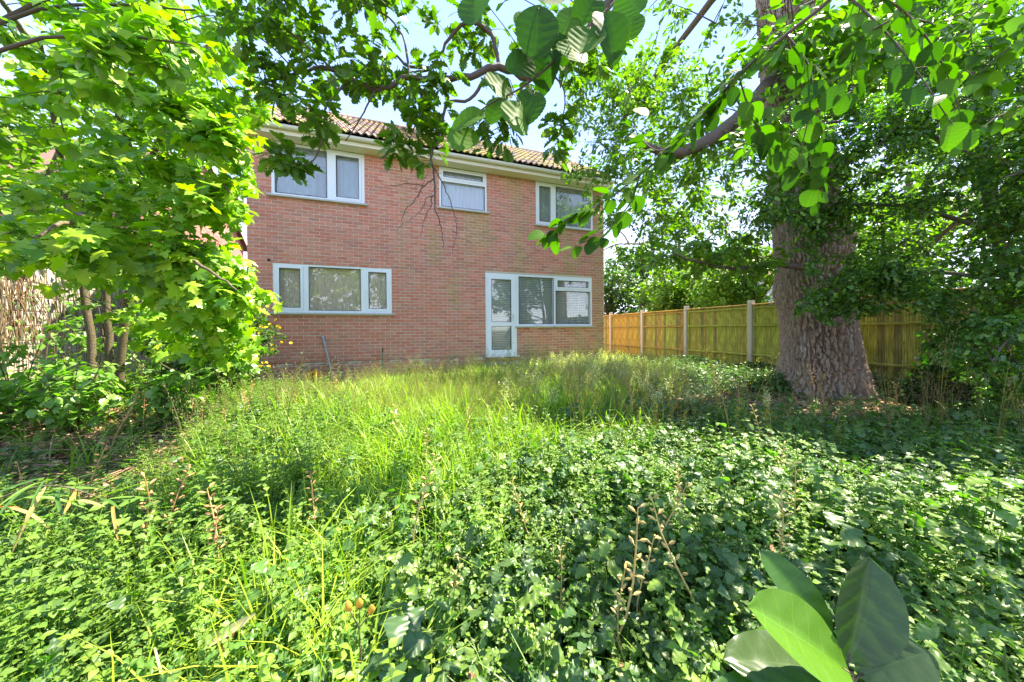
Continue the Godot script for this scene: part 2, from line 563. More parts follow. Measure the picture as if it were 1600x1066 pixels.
	var tile := b.mesh()
	var tp := [Color(0.115, 0.075, 0.068), Color(0.15, 0.098, 0.085), Color(0.092, 0.064, 0.062), Color(0.21, 0.155, 0.135), Color(0.25, 0.20, 0.05), Color(0.31, 0.235, 0.06), Color(0.18, 0.14, 0.045)]
	var tm := []
	for p in tp: tm.append(plain((p as Color).linear_to_srgb(), 0.9, coarse, 4.0, 0.5))
	var ts := []
	for row in 13:
		for k in 30:
			var s := k * 0.3013 + 0.03 + (0.0 if row % 2 else 0.0)
			var p := base + dir * (0.13 + row * 0.333) + Vector3(s, 0, 0) + nrm * (0.012 + R(-0.003, 0.004))
			var x := Transform3D(Basis(Vector3(1, 0, 0), nrm, -dir) * Basis(Vector3.UP, R(-0.02, 0.02)) * Basis(Vector3.BACK, R(-0.015, 0.015)), p)
			var m := smoothstep(-0.25, 0.25, stain.get_noise_2d(s * 1.3 + 40.0, row * 0.8) + 0.34 * (smoothstep(2.2, 4.2, s) - 0.62))
			var which := (4 + rng.randi() % 3) if rng.randf() < m else rng.randi() % 4
			ts.append([p.distance_squared_to(eye), x, which])
	ts.sort_custom(func(a, b): return a[0] < b[0])
	var rx := []; var rc := []
	for i in ts.size():
		if i < 300: obj("tile", tile, tm[ts[i][2]], roof, ts[i][1])
		else:
			rx.append(ts[i][1]); rc.append(tp[ts[i][2]])
	multi("roof_tiles", tile, plain(Color.WHITE, 0.9, coarse, 4.0, 0.5), rx, rc, roof)
	for k in 20:
		b = MB.new()
		var a := MB.new()
		for i in 9:
			var g := PI * i / 8.0
			for e in 2: a.add(Vector3(0.44 * e, 0.11 * sin(g), 0.12 * cos(g)))
		for i in 8: a.tri(i * 2, i * 2 + 2, i * 2 + 3); a.tri(i * 2, i * 2 + 3, i * 2 + 1)
		a.smooth()
		obj("ridge_tile", a.mesh(), tm[rng.randi() % 4], roof, Transform3D(Basis(Vector3.BACK, R(-0.01, 0.01)), top + Vector3(-0.1 + k * 0.451, -0.03 + 0.004 * (k % 2), 0)))
	# moss cushions in the valleys between the tile rolls
	var cush := MB.new()
	for i in 7:
		for k in 6:
			var a := TAU * k / 6.0; var e := 0.5 * PI * i / 6.0
			cush.add(Vector3(cos(a) * cos(e), 0.55 * sin(e), sin(a) * cos(e)) * (1.0 + 0.18 * sin(k * 2.3 + i)))
	for i in 6:
		for k in 6: cush.tri(i * 6 + k, (i + 1) * 6 + k, (i + 1) * 6 + (k + 1) % 6); cush.tri(i * 6 + k, (i + 1) * 6 + (k + 1) % 6, i * 6 + (k + 1) % 6)
	cush.smooth()
	var mx := []; var mc := []
	for i in 1500:
		var s := R(0.0, 8.8); var d := R(0.02, 4.3)
		if rng.randf() > smoothstep(-0.1, 0.3, stain.get_noise_2d(s * 1.3 + 40.0, d * 2.4) + 0.3 * (smoothstep(2.2, 4.2, s) - 0.6)): continue
		mx.append(Transform3D(Basis(Vector3(1, 0, 0), nrm, -dir) * Basis.from_scale(Vector3(R(0.02, 0.05), R(0.015, 0.035), R(0.02, 0.06))), base + dir * d + Vector3(s, 0, 0) + nrm * 0.022))
		var j := R(0.7, 1.2)
		mc.append(Color(0.25 * j, 0.22 * j, 0.04 * j))
	multi("moss", cush.mesh(), plain(Color.WHITE, 1.0), mx, mc, roof)
	b = MB.new()
	b.tube([Vector3(3.75, 5.6, -0.6), Vector3(3.75, 6.62, -0.6)], [0.05, 0.05], 12, Color.WHITE, true)
	b.tube([Vector3(3.75, 6.60, -0.6), Vector3(3.75, 6.70, -0.6)], [0.068, 0.068], 12, Color.WHITE, true)
	b.box(Vector3(3.75, 6.14, -0.5), Vector3(0.26, 0.02, 0.34), Color(0.6, 0.6, 0.6), Basis(Vector3.RIGHT, 0.6))
	obj("vent_pipe", b.mesh(), plain(lin(0.30, 0.32, 0.36), 0.5), roof)
	# windows
	mats.lace = StandardMaterial3D.new()
	var im := Image.create(128, 128, false, Image.FORMAT_RGB8)
	for y in 128:
		for x in 128:
			var a := sin(x * TAU / 32.0) * sin(y * TAU / 32.0); var c := sin((x + y) * TAU / 16.0) * sin((x - y) * TAU / 16.0)
			var t := clampf(0.5 + 0.9 * a * absf(a) + 0.35 * c, 0.0, 1.0)
			im.set_pixel(x, y, Color(0.60, 0.46, 0.33).lerp(Color(0.92, 0.80, 0.64), t))
	mats.lace.albedo_texture = ImageTexture.create_from_image(im)
	mats.lace.uv1_scale = Vector3(1.3, 1.1, 1)
	mats.lace.roughness = 0.95
	mats.lace.cull_mode = BaseMaterial3D.CULL_DISABLED
	var net := leaf_mat(lin(0.50, 0.53, 0.60), Color(0.6, 0.6, 0.6), 0.95, 0.2)
	var blue := leaf_mat(lin(0.13, 0.19, 0.23), Color(0.2, 0.2, 0.2), 0.95, 0.2)
	var w := window(house, [0.44, 2.27, 4.03, 5.198], [[1.50, 1.63, 4.09, 5.138]], [[1.63, 2.205, 4.092, 5.136]], [[0.505, 1.495, 4.095, 5.133], [1.682, 2.153, 4.144, 5.084]], "wide upstairs window with a grey blue curtain under the eaves", true, 0.062)
	obj("curtain", drape(0.5, 1.25, 4.05, 5.18, -0.17, 42.0, 0.018, 1.0).mesh(), blue, w)
	obj("curtain", drape(1.75, 2.2, 4.05, 5.18, -0.17, 42.0, 0.018, 3.0).mesh(), blue, w)
	obj("net_curtain", drape(0.5, 2.22, 4.05, 5.18, -0.22, 60.0, 0.012, 2.0).mesh(), plain(lin(0.12, 0.14, 0.18), 0.95), w)
	w = window(house, [3.98, 5.20, 4.165, 5.198], [[4.03, 5.15, 4.835, 4.90]], [[4.032, 5.148, 4.90, 5.146]], [[4.028, 5.152, 4.212, 4.838], [4.084, 5.096, 4.952, 5.094]], "small upstairs window with a top light and pale net curtain", true, 0.05)
	obj("net_curtain", drape(4.02, 5.17, 4.18, 5.18, -0.13, 48.0, 0.016, 0.0).mesh(), net, w)
	w = window(house, [6.60, 8.42, 3.99, 5.198], [[7.10, 7.22, 4.05, 5.138]], [[6.655, 7.10, 4.052, 5.136]], [[6.707, 7.048, 4.104, 5.084], [7.222, 8.358, 4.052, 5.136]], "upstairs window partly covered by hazel leaves", true, 0.06)
	obj("curtain", drape(6.65, 8.38, 4.0, 5.18, -0.2, 40.0, 0.018, 5.0).mesh(), plain(lin(0.13, 0.14, 0.17), 0.95), w)
	w = window(house, [0.45, 2.84, 1.50, 2.585], [[1.01, 1.12, 1.56, 2.525], [2.165, 2.28, 1.56, 2.525]], [[0.512, 1.008, 1.562, 2.523], [2.282, 2.778, 1.562, 2.523]], [[0.565, 0.955, 1.615, 2.47], [1.118, 2.167, 1.558, 2.527], [2.335, 2.725, 1.615, 2.47]], "wide downstairs window with patterned net curtain and side casements", true, 0.062)
	obj("net_curtain", drape(0.5, 2.8, 1.52, 2.44, -0.15, 30.0, 0.02, 4.0).mesh(), mats.lace, w)
	b = MB.new()
	b.box(Vector3(1.65, 2.49, -0.14), Vector3(2.3, 0.16, 0.03))
	obj("pelmet", b.mesh(), plain(lin(0.55, 0.40, 0.10), 0.8), w)
	for s in [0.62, 0.9, 1.22, 2.05, 2.42, 2.66]:
		b = MB.new()
		b.box(Vector3(s, 1.532, -0.006), Vector3(0.05, 0.008, 0.006))
		obj("drain_cover", b.mesh(), mats.upvc, w)
	w = window(house, [6.022, 8.38, 1.19, 2.598], [[7.13, 7.20, 1.25, 2.538], [7.20, 8.32, 2.185, 2.245]], [[7.202, 8.318, 2.247, 2.536]], [[6.08, 7.132, 1.248, 2.54], [7.254, 8.266, 2.299, 2.484], [7.198, 8.322, 1.248, 2.187]], "wide downstairs window with white slatted blind beside the door", true, 0.06)
	b = MB.new()
	for k in 26: b.box(Vector3(7.2, 1.27 + k * 0.05, -0.16), Vector3(2.24, 0.003, 0.044), Color.WHITE, Basis(Vector3.RIGHT, -0.08))
	for s in [6.4, 7.0, 7.5, 8.0]: b.box(Vector3(s, 1.9, -0.134), Vector3(0.004, 1.3, 0.002))
	obj("blind_slats", b.mesh(), plain(lin(0.75, 0.75, 0.73), 0.5), w).set_meta("kind", "stuff")
	b = MB.new()
	b.box(Vector3(7.2, 2.58, -0.16), Vector3(2.26, 0.05, 0.05))
	obj("head_rail", b.mesh(), mats.upvc, w)
	obj("curtain", drape(7.75, 8.3, 1.2, 2.55, -0.24, 46.0, 0.02, 8.0).mesh(), blue, w)
	# door
	var door := Node3D.new()
	door.name = "door"
	house.add_child(door, true)
	door.set_meta("label", "white half glazed back door with a slatted blind")
	b = MB.new()
	ring(b, [5.15, 6.018, 0.402, 2.598], 0.05, -0.045, 0.07)
	obj("frame", b.mesh(), mats.upvc, door)
	b = MB.new()
	var l := [5.2015, 5.9665, 0.4535, 2.5465]
	ring(b, l, 0.105, -0.03, 0.06)
	b.box(Vector3(5.584, 1.245, -0.03), Vector3(0.554, 0.11, 0.056))
	obj("door_leaf", b.mesh(), mats.upvc, door)
	for q in [[5.305, 5.863, 0.557, 1.192], [5.305, 5.863, 1.298, 2.443]]:
		b = MB.new()
		for z in [-0.036, -0.040, -0.052, -0.056]: b.quad(Vector3(q[0], q[2], z), Vector3(q[0], q[3], z), Vector3(q[1], q[3], z), Vector3(q[1], q[2], z))
		obj("pane", b.mesh(), mats.glass, door)
		b = MB.new()
		ring(b, q, 0.012, -0.012, 0.02)
		obj("gasket", b.mesh(), mats.gasket, door)
	b = MB.new()
	for k in 40: b.box(Vector3(5.584, 0.56 + k * 0.048, -0.10), Vector3(0.56, 0.003, 0.046), Color.WHITE, Basis(Vector3.RIGHT, -0.5))
	obj("blind_slats", b.mesh(), plain(lin(0.75, 0.75, 0.73), 0.5), door).set_meta("kind", "stuff")
	b = MB.new()
	b.box(Vector3(5.915, 1.42, 0.006), Vector3(0.03, 0.2, 0.012))
	b.box(Vector3(5.88, 1.46, 0.03), Vector3(0.11, 0.018, 0.016))
	b.box(Vector3(5.915, 1.46, 0.02), Vector3(0.018, 0.018, 0.03))
	obj("handle", b.mesh(), plain(lin(0.6, 0.6, 0.62), 0.3), door)
	for h in [0.62, 1.45, 2.38]:
		b = MB.new()
		b.tube([Vector3(5.19, h - 0.05, 0.008), Vector3(5.19, h + 0.05, 0.008)], [0.013, 0.013], 8, Color.WHITE, true)
		obj("hinge", b.mesh(), mats.upvc, door)
	b = MB.new()
	b.box(Vector3(5.585, 0.385, 0.02), Vector3(0.93, 0.03, 0.18))
	obj("sill", b.mesh(), mats.upvc, door)
	b = MB.new()
	b.chamfer_box(Vector3(5.5, 0.08, 0.28), Vector3(0.95, 0.34, 0.5), 0.015)
	obj("doorstep", b.mesh(), plain(lin(0.36, 0.30, 0.27), 0.9, grain, 3.0, 0.3), house)
	# pipes
	b = MB.new()
	b.tube(curve([Vector3(1.40, 0.95, -0.02), Vector3(1.40, 0.95, 0.06), Vector3(1.412, 0.91, 0.085), Vector3(1.5, 0.50, 0.12), Vector3(1.62, -0.05, 0.16)], 4), taper(17, 0.021, 0.021), 10, Color.WHITE, true)
	b.tube([Vector3(1.40, 0.955, 0.02), Vector3(1.40, 0.955, 0.075), Vector3(1.408, 0.925, 0.09)], [0.032, 0.034, 0.032], 10, Color.WHITE, true)
	obj("waste_pipe", b.mesh(), plain(lin(0.36, 0.37, 0.41), 0.45), house)
	b = MB.new()
	b.tube([Vector3(0.392, 2.625, -0.03), Vector3(0.392, 2.62, 0.07)], [0.022, 0.022], 10, Color.WHITE, true)
	obj("overflow_pipe", b.mesh(), plain(lin(0.03, 0.03, 0.03), 0.5), house)
	b = MB.new()
	b.tube([Vector3(8.74, 5.30, 0.36), Vector3(8.74, 5.15, 0.28), Vector3(8.70, 5.02, 0.06), Vector3(8.70, 4.9, 0.055)], [0.034, 0.034, 0.034, 0.034], 10)
	obj("rainwater_elbow", b.mesh(), mats.gutter, house)
	# things that stand against the wall
	var hx := house.transform
	var g := thing("garden_cane", "thin green cane with a dark top standing against the brick wall", "cane", hx * Vector3(2.62, 0, 0.18))
	b = MB.new()
	b.tube([Vector3(0, -0.1, 0), Vector3(0.006, 0.62, -0.03)], [0.009, 0.009], 7)
	obj("stake", b.mesh(), plain(lin(0.03, 0.20, 0.12), 0.6), g)
	b = MB.new()
	b.tube([Vector3(0.006, 0.60, -0.03), Vector3(0.007, 0.70, -0.034)], [0.014, 0.012], 8, Color.WHITE, true)
	obj("cap", b.mesh(), mats.gasket, g)
	g = thing("clay_pot", "weathered orange clay pot lying on its side by the brick wall", "flower pot", hx * Vector3(1.50, 0.13, 0.75))
	b = MB.new()
	var pr := [[0.0, 0.085], [0.17, 0.125], [0.172, 0.142], [0.215, 0.145], [0.215, 0.126], [0.03, 0.08]]
	for i in pr.size():
		for k in 18: b.add(Vector3(cos(TAU * k / 18.0) * pr[i][1], pr[i][0], sin(TAU * k / 18.0) * pr[i][1]))
	for i in pr.size() - 1:
		for k in 18:
			var e := (k + 1) % 18
			b.tri(i * 18 + k, i * 18 + e, (i + 1) * 18 + e); b.tri(i * 18 + k, (i + 1) * 18 + e, (i + 1) * 18 + k)
	for i in range(0, b.ix.size(), 3):
		var sw := b.ix[i + 1]; b.ix[i + 1] = b.ix[i + 2]; b.ix[i + 2] = sw
	b.smooth()
	obj("pot", b.mesh(), plain(lin(0.46, 0.16, 0.05), 0.85, grain, 4.0, 0.3), g, Transform3D(Basis.from_euler(Vector3(0.9, 0.5, 0.9)), Vector3.ZERO))
	g = thing("drain_gully", "black plastic drain gully at the foot of the brick wall", "drain", hx * Vector3(3.35, 0.0, 0.22))
	b = MB.new()
	ring(b, [-0.15, 0.15, 0.0, 0.2], 0.03, 0.0, 0.22)
	obj("surround", b.mesh(), mats.gasket, g)
	b = MB.new()
	for k in 5: b.box(Vector3(-0.09 + k * 0.045, 0.1, 0.02), Vector3(0.016, 0.14, 0.18))
	obj("grate", b.mesh(), plain(lin(0.05, 0.05, 0.055), 0.4), g)

# ------------------------------------------------------------------ ground, fence, walls, neighbours
func build_ground() -> void:
	var b := MB.new()
	var xs := []; var zs := []
	for i in 131: xs.append(-13.0 + i * 0.2)
	for i in 121: zs.append(-18.0 + i * 0.2)
	for e in [-20.0, -40.0, -150.0]: xs.push_front(e); zs.push_front(e - 4.0)
	for e in [20.0, 40.0, 150.0]: xs.append(e); zs.append(e)
	for z in zs:
		for x in xs: b.add(Vector3(x, ground_y(x, z) if absf(x) < 14 and absf(z) < 18.5 else 0.0, z), Vector3.UP, Color.WHITE)
	var w := xs.size()
	for j in zs.size() - 1:
		for i in w - 1: b.tri(j * w + i, j * w + i + 1, (j + 1) * w + i + 1); b.tri(j * w + i, (j + 1) * w + i + 1, (j + 1) * w + i)
	b.smooth()
	var m := plain(Color.WHITE, 0.95, grain, 1.6, 1.5)
	m.albedo_texture = noise_tex(0.02, 512, 21, 5, ramp([[0.0, lin(0.045, 0.030, 0.018)], [0.45, lin(0.085, 0.055, 0.032)], [0.6, lin(0.075, 0.075, 0.028)], [1.0, lin(0.17, 0.115, 0.065)]]))
	structure("ground", b.mesh(), m)

func build_fence() -> void:
	var f := thing("panel_fence", "tall wooden panel fence with concrete posts, green with algae near the oak", "fence")
	var d := Vector3(-0.2922, 0, -0.9563)
	var inward := Vector3(-0.9563, 0, 0.2922)
	var wood := []
	var pal := [Color(0.60, 0.36, 0.07), Color(0.52, 0.32, 0.08), Color(0.46, 0.36, 0.08), Color(0.47, 0.46, 0.085), Color(0.50, 0.54, 0.085), Color(0.44, 0.46, 0.08), Color(0.68, 0.40, 0.07), Color(0.27, 0.25, 0.075), Color(0.36, 0.27, 0.085)]
	for p in pal:
		var m := plain((p as Color).linear_to_srgb(), 0.85)
		m.albedo_texture = woodgrain
		m.heightmap_enabled = true; m.heightmap_texture = woodgrain; m.heightmap_scale = 0.25
		wood.append(m)
	var conc := plain(lin(0.52, 0.46, 0.40), 0.9, grain, 3.0, 0.25)
	var start := Vector3(7.325, 0, -2.2)
	var axes := Basis(d, Vector3.UP, d.cross(Vector3.UP))
	if axes.z.dot(inward) < 0: axes = Basis(-d, Vector3.UP, (-d).cross(Vector3.UP))
	var along := 1.0 if axes.x.dot(d) > 0 else -1.0
	var spans := 7
	var boards := []
	for k in 3:
		var b := MB.new()
		b.chamfer_box(Vector3.ZERO, Vector3(0.118, 1.0, 0.012), 0.004)
		for i in b.v.size(): b.uv[i] = Vector2(b.v[i].x * 2.5 + 0.37 * k, b.v[i].y * 0.8)
		boards.append(b.mesh())
	for i in spans + 1:
		var at := start + d * 1.882 * i
		var b := MB.new()
		b.chamfer_box(Vector3(0, 0.74, 0.0), Vector3(0.105, 2.0, 0.12), 0.014)
		b.box(Vector3(0, 1.745, 0.0), Vector3(0.085, 0.012, 0.09))
		obj("post", b.mesh(), conc, f, Transform3D(axes, at))
		if i == spans: break
		var mid := at + d * 0.941
		var deep := float(i)
		var tone := 4.4 - 1.1 * maxf(0.0, deep - 2.0)
		var x := Transform3D(axes, mid)
		var r := MB.new()
		for q in [[1.16, 0.048, 0.026], [0.46, 0.05, 0.03]]:
			r.chamfer_box(Vector3(0, q[0], q[2]), Vector3(1.76, q[1], 0.04), 0.01)
		r.chamfer_box(Vector3(0, 1.57, 0.026), Vector3(1.76, 0.04, 0.03), 0.006)
		for s in [-0.855, 0.855]: r.chamfer_box(Vector3(s, 0.86, 0.014), Vector3(0.045, 1.50, 0.026), 0.005)
		for j in r.v.size(): r.uv[j] = Vector2(r.v[j].y * 3.0, r.v[j].x * 0.8)
		var panel := obj("fence_panel", r.mesh(), wood[clampi(int(tone) + 1, 0, 5) if deep < 4 else 1], f, x)
		var c := MB.new()
		c.chamfer_box(Vector3(0, 1.645, 0.012), Vector3(1.77, 0.03, 0.07), 0.006)
		for j in c.v.size(): c.uv[j] = Vector2(c.v[j].z * 3.0, c.v[j].x * 0.8)
		obj("capping", c.mesh(), wood[1 if deep < 4 else 6], panel)
		for k in 17:
			var s := -0.80 + k * 0.1
			var t := clampi(int(round(tone + R(-1.6, 1.4))), 0, 5)
			if deep > 4 and rng.randf() < 0.5: t = 6
			elif rng.randf() < 0.22: t = 7 + rng.randi() % 2
			obj("board", boards[k % 3], wood[t], panel, Transform3D(Basis(Vector3.UP, 0.05) * Basis(Vector3.BACK, R(-0.003, 0.003)) * Basis.from_scale(Vector3(1, 1.52, 1)), Vector3(s, 0.868 + R(-0.004, 0.004), -0.006)))
		var gb := MB.new()
		gb.chamfer_box(Vector3(0, 0.0, 0.0), Vector3(1.775, 0.2, 0.05), 0.01)
		obj("gravel_board", gb.mesh(), conc, f, x)
	# brick edging at the foot of the far panels
	var e := thing("brick_edging", "low red brick edging two courses high below the far fence panels", "wall")
	var bm := MB.new()
	bm.chamfer_box(Vector3.ZERO, Vector3(0.215, 0.065, 0.10), 0.006)
	var bmesh := bm.mesh()
	var tones := [plain(lin(0.40, 0.13, 0.06), 0.9, grain, 4.0, 0.3), plain(lin(0.33, 0.11, 0.06), 0.9, grain, 4.0, 0.3), plain(lin(0.45, 0.19, 0.09), 0.9, grain, 4.0, 0.3)]
	var first := start + d * 1.882 * 2.7 + inward * 0.13
	for row in 3:
		for k in 32:
			var p := first + d * (k * 0.225 + 0.1125 * (row % 2)) + Vector3(0, row * 0.075 - 0.03, 0)
			obj("brick", bmesh, tones[rng.randi() % 3], e, Transform3D(axes, p + inward * R(-0.003, 0.003)))
	var mort := MB.new()
	mort.box(Vector3(3.6 * along, 0.04, -0.004), Vector3(7.2, 0.21, 0.085))
	obj("mortar", mort.mesh(), mats.mortar, e, Transform3D(axes, first))

func build_left() -> void:
	# block wall along the left boundary
	var w := thing("block_wall", "pale concrete block wall behind the maple, hung with dry climber stems", "wall")
	var d := Vector3(-0.31, 0, -0.9507)
	var start := Vector3(-6.75, 0, -2.7)
	var inward := Vector3(0.9507, 0, -0.31)
	var axes := Basis(-d, Vector3.UP, inward)
	var b := MB.new()
	b.box(Vector3(-4.5, 1.02, -0.055), Vector3(9.2, 2.3, 0.10))
	obj("mortar", b.mesh(), mats.mortar, w, Transform3D(axes, start))
	var bm := MB.new()
	bm.chamfer_box(Vector3.ZERO, Vector3(0.44, 0.215, 0.09), 0.008)
	var bmesh := bm.mesh()
	var tones := []
	for c in [Color(0.46, 0.43, 0.36), Color(0.52, 0.48, 0.38), Color(0.40, 0.38, 0.30), Color(0.44, 0.43, 0.28)]: tones.append(plain(c.linear_to_srgb(), 0.92, grain, 3.0, 0.4))
	for row in 10:
		for k in 20:
			obj("block", bmesh, tones[rng.randi() % 4], w, Transform3D(axes, start + d * (0.2 + k * 0.45 + 0.225 * (row % 2)) + Vector3(0, row * 0.225 - 0.03, 0) + inward * R(-0.042, -0.034)))
	var st := MB.new()
	for i in 420:
		var s := rng.randf() * rng.randf() * 7.0
		var top := start + d * s + inward * R(0.02, 0.14) + Vector3(0, R(1.5, 2.45), 0)
		var l := R(0.7, 1.9)
		var sway := RV(0.10)
		st.tube([top, top + Vector3(0, -l * 0.4, 0) + inward * R(0.0, 0.12) + sway, top + Vector3(0, -l * 0.8, 0) + sway * 1.6, top + Vector3(0, -l, 0) + sway * R(1.0, 2.5)], [0.006, 0.005, 0.004, 0.002], 3, Color(R(0.7, 1.3), R(0.7, 1.2), R(0.6, 1.1)))
	var cl := thing("dry_climber", "tangle of thin dry brown stems hanging down the pale block wall", "climber")
	obj("stems", st.mesh(), plain(lin(0.20, 0.13, 0.075), 0.9), cl).set_meta("kind", "stuff")
	var ivx := []
	for i in 900:
		var s := rng.randf() * 8.0
		var p := start + d * s + inward * R(0.03, 0.22) + Vector3(0, R(0.9, 2.6) - 0.12 * absf(s - 5.0) * R(0.0, 1.0), 0)
		ivx.append(leaf_xf(p, Vector3(R(-0.4, 0.4), -0.8, R(-0.4, 0.4)) + inward * 0.4, inward + Vector3(0, 0.6, 0) + RV(0.5), R(0.05, 0.09)))
	leaves(cl, "leaf", "foliage", [leaf_shapes.ivy], ivx, [Color(0.10, 0.20, 0.04), Color(0.16, 0.26, 0.05), Color(0.22, 0.25, 0.06)], [Color(0.8, 1.0, 0.25), 0.45, 0.5], 0)
	# the neighbours' house beyond it
	var n := thing("neighbour_house", "pinkish brick house end with white verge boards seen through the maple", "house", Vector3(-11.2, 0, -9.6))
	n.rotation.y = 0.3294
	b = MB.new()
	b.box(Vector3(-3.0, 2.6, -3.4), Vector3(6.0, 5.4, 6.8))
	for q in [[0.0, 1], [-5.99, -1]]:
		var p := [Vector3(q[0], 5.3, 0), Vector3(q[0], 8.0, -3.4), Vector3(q[0], 5.3, -6.8)]
		if q[1] > 0: b.quad(p[0], p[1], p[2], p[2])
		else: b.quad(p[2], p[1], p[0], p[0])
	obj("wall", b.mesh(), plain(lin(0.44, 0.20, 0.15), 0.9, grain, 4.0, 0.3), n)
	b = MB.new()
	for s in [1, -1]:
		var a := Vector3(0.24, 5.14, -3.4 + s * 3.7); var t := Vector3(0.24, 8.1, -3.4)
		var far := Vector3(-6.2, 0, 0)
		if s > 0: b.quad(a, a + far, t + far, t)
		else: b.quad(a, t, t + far, a + far)
	obj("roof", b.mesh(), plain(lin(0.17, 0.09, 0.07), 0.9, coarse, 3.0, 1.0), n)
	for s in [1, -1]:
		b = MB.new()
		var ang := atan2(2.96, 3.7)
		b.box(Vector3(0.225, 6.53, -3.4 + s * 1.85), Vector3(0.03, 0.2, 4.75), Color.WHITE, Basis(Vector3.RIGHT, ang * s))
		obj("verge_board", b.mesh(), mats.upvc, n)
	var bw := n.basis
	for row in 70:
		pass
	# a few courses of its brickwork, too far to pick apart singly
	var bx := []; var bc := []
	var nb := MB.new()
	nb.chamfer_box(Vector3.ZERO, Vector3(1, 1, 1), 0.07)
	for row in 70:
		for k in 30:
			var z := -0.12 - k * 0.225 - 0.1125 * (row % 2)
			if z < -6.7: continue
			bx.append(Transform3D(Basis(Vector3.UP, PI / 2) * Basis.from_scale(Vector3(0.215, 0.065, 0.02)), Vector3(0.004, 0.03 + row * 0.075, z)))
			var j := R(0.8, 1.15)
			bc.append(Color(0.44 * j, 0.20 * j, 0.15 * j))
	multi("brickwork", nb.mesh(), plain(Color.WHITE, 0.9), bx, bc, n)

func build_far() -> void:
	# a pale rendered house beyond the fence
	var n := thing("rendered_house", "pale rendered house beyond the fence, mostly hidden by trees", "house", Vector3(18.5, 0, -26.0))
	n.rotation.y = -0.35
	var b := MB.new()
	b.box(Vector3(0, 2.4, 0), Vector3(9.0, 4.8, 6.0))
	for s in [-4.5, 4.5]:
		var p := [Vector3(s, 4.8, 3.0), Vector3(s, 6.9, 0), Vector3(s, 4.8, -3.0)]
		if s > 0: b.quad(p[0], p[1], p[2], p[2])
		else: b.quad(p[2], p[1], p[0], p[0])
	obj("wall", b.mesh(), plain(lin(0.62, 0.60, 0.58), 0.9, coarse, 1.0, 0.3), n)
	b = MB.new()
	b.quad(Vector3(-4.8, 4.6, 3.4), Vector3(-4.8, 6.95, 0), Vector3(4.8, 6.95, 0), Vector3(4.8, 4.6, 3.4))
	b.quad(Vector3(4.8, 4.6, -3.4), Vector3(4.8, 6.95, 0), Vector3(-4.8, 6.95, 0), Vector3(-4.8, 4.6, -3.4))
	obj("roof", b.mesh(), plain(lin(0.22, 0.10, 0.07), 0.9, coarse, 3.0, 1.0), n)
	for s in [-3.0, 0.0, 3.0]:
		b = MB.new()
		ring(b, [s - 0.6, s + 0.6, 3.0, 4.2], 0.08, 3.03, 0.06)
		b.box(Vector3(s, 3.6, 3.005), Vector3(1.02, 1.02, 0.012), Color(0.1, 0.12, 0.14))
		obj("window", b.mesh(), mats.upvc, n)

# ------------------------------------------------------------------ trees
var leaf_shapes := {}
var near_bark: StandardMaterial3D
var twig_bark: StandardMaterial3D
var green_bark: StandardMaterial3D

func make_leaf_shapes() -> void:
	var maple := V2([0, 0.06, 0.13, 0.0, 0.26, -0.03, 0.42, -0.02, 0.33, 0.12, 0.30, 0.20, 0.45, 0.25, 0.66, 0.38, 0.50, 0.42, 0.46, 0.50, 0.25, 0.47, 0.27, 0.60, 0.33, 0.68, 0.17, 0.72, 0.17, 0.82, 0.07, 0.86, 0, 1.0])
	leaf_shapes.maple = [fan_leaf(maple, Vector2(0, 0.34), 0.14, 0.16).mesh(), fan_leaf(maple, Vector2(0, 0.34), -0.10, 0.30).mesh(), fan_leaf(maple, Vector2(0, 0.34), 0.30, 0.05).mesh()]
	var oak := [0.02, 0.07, 0.15, 0.09, 0.14, 0.25, 0.15, 0.20, 0.33, 0.19, 0.21, 0.30, 0.15, 0.17, 0.10, 0.0]
	leaf_shapes.oak = [strip_leaf(oak, 1, 0.25, 0.15).mesh(), strip_leaf(oak, 1, -0.15, 0.3).mesh(), strip_leaf(oak, 1, 0.5, 0.05).mesh()]
	var ov := [0.0, 0.30, 0.42, 0.47, 0.44, 0.33, 0.14, 0.0]
	leaf_shapes.round = [strip_leaf(ov, 1, 0.2, 0.2).mesh(), strip_leaf(ov, 1, -0.2, 0.3).mesh()]
	var holly := [0.0, 0.14, 0.22, 0.16, 0.26, 0.18, 0.25, 0.16, 0.20, 0.10, 0.0]
	leaf_shapes.holly = [strip_leaf(holly, 1, 0.3, 0.2, 0.0, 0.0, 0.10).mesh(), strip_leaf(holly, 1, 0.15, 0.35, 0.0, 0.0, 0.14).mesh()]
	var small := [0.0, 0.26, 0.32, 0.2, 0.0]
	leaf_shapes.small = [strip_leaf(small, 1, 0.3, 0.2).mesh(), strip_leaf(small, 1, -0.2, 0.3).mesh()]
	leaf_shapes.ivy = fan_leaf(V2([0, 0.05, 0.2, -0.06, 0.45, 0.1, 0.30, 0.3, 0.34, 0.5, 0.14, 0.6, 0, 0.95]), Vector2(0, 0.3), 0.1, 0.15).mesh()
	# hazel: round, toothed, pleated between its side veins
	var hz := []
	for i in 25:
		var t := i / 24.0
		var w := 0.50 * pow(sin(PI * pow(t, 0.93)), 0.50) * (1.0 - 0.10 * t)
		if i > 0 and i < 24: w *= 1.0 + (0.035 if i % 2 else -0.03)
		hz.append(w if i < 24 else 0.0)
	hz[0] = 0.10
	leaf_shapes.hazel = [strip_leaf(hz, 4, 0.10, 0.16, 0.017, 5.5).mesh(), strip_leaf(hz, 4, -0.14, 0.10, 0.015, 5.5).mesh(), strip_leaf(hz, 4, 0.28, 0.26, 0.018, 5.5).mesh()]

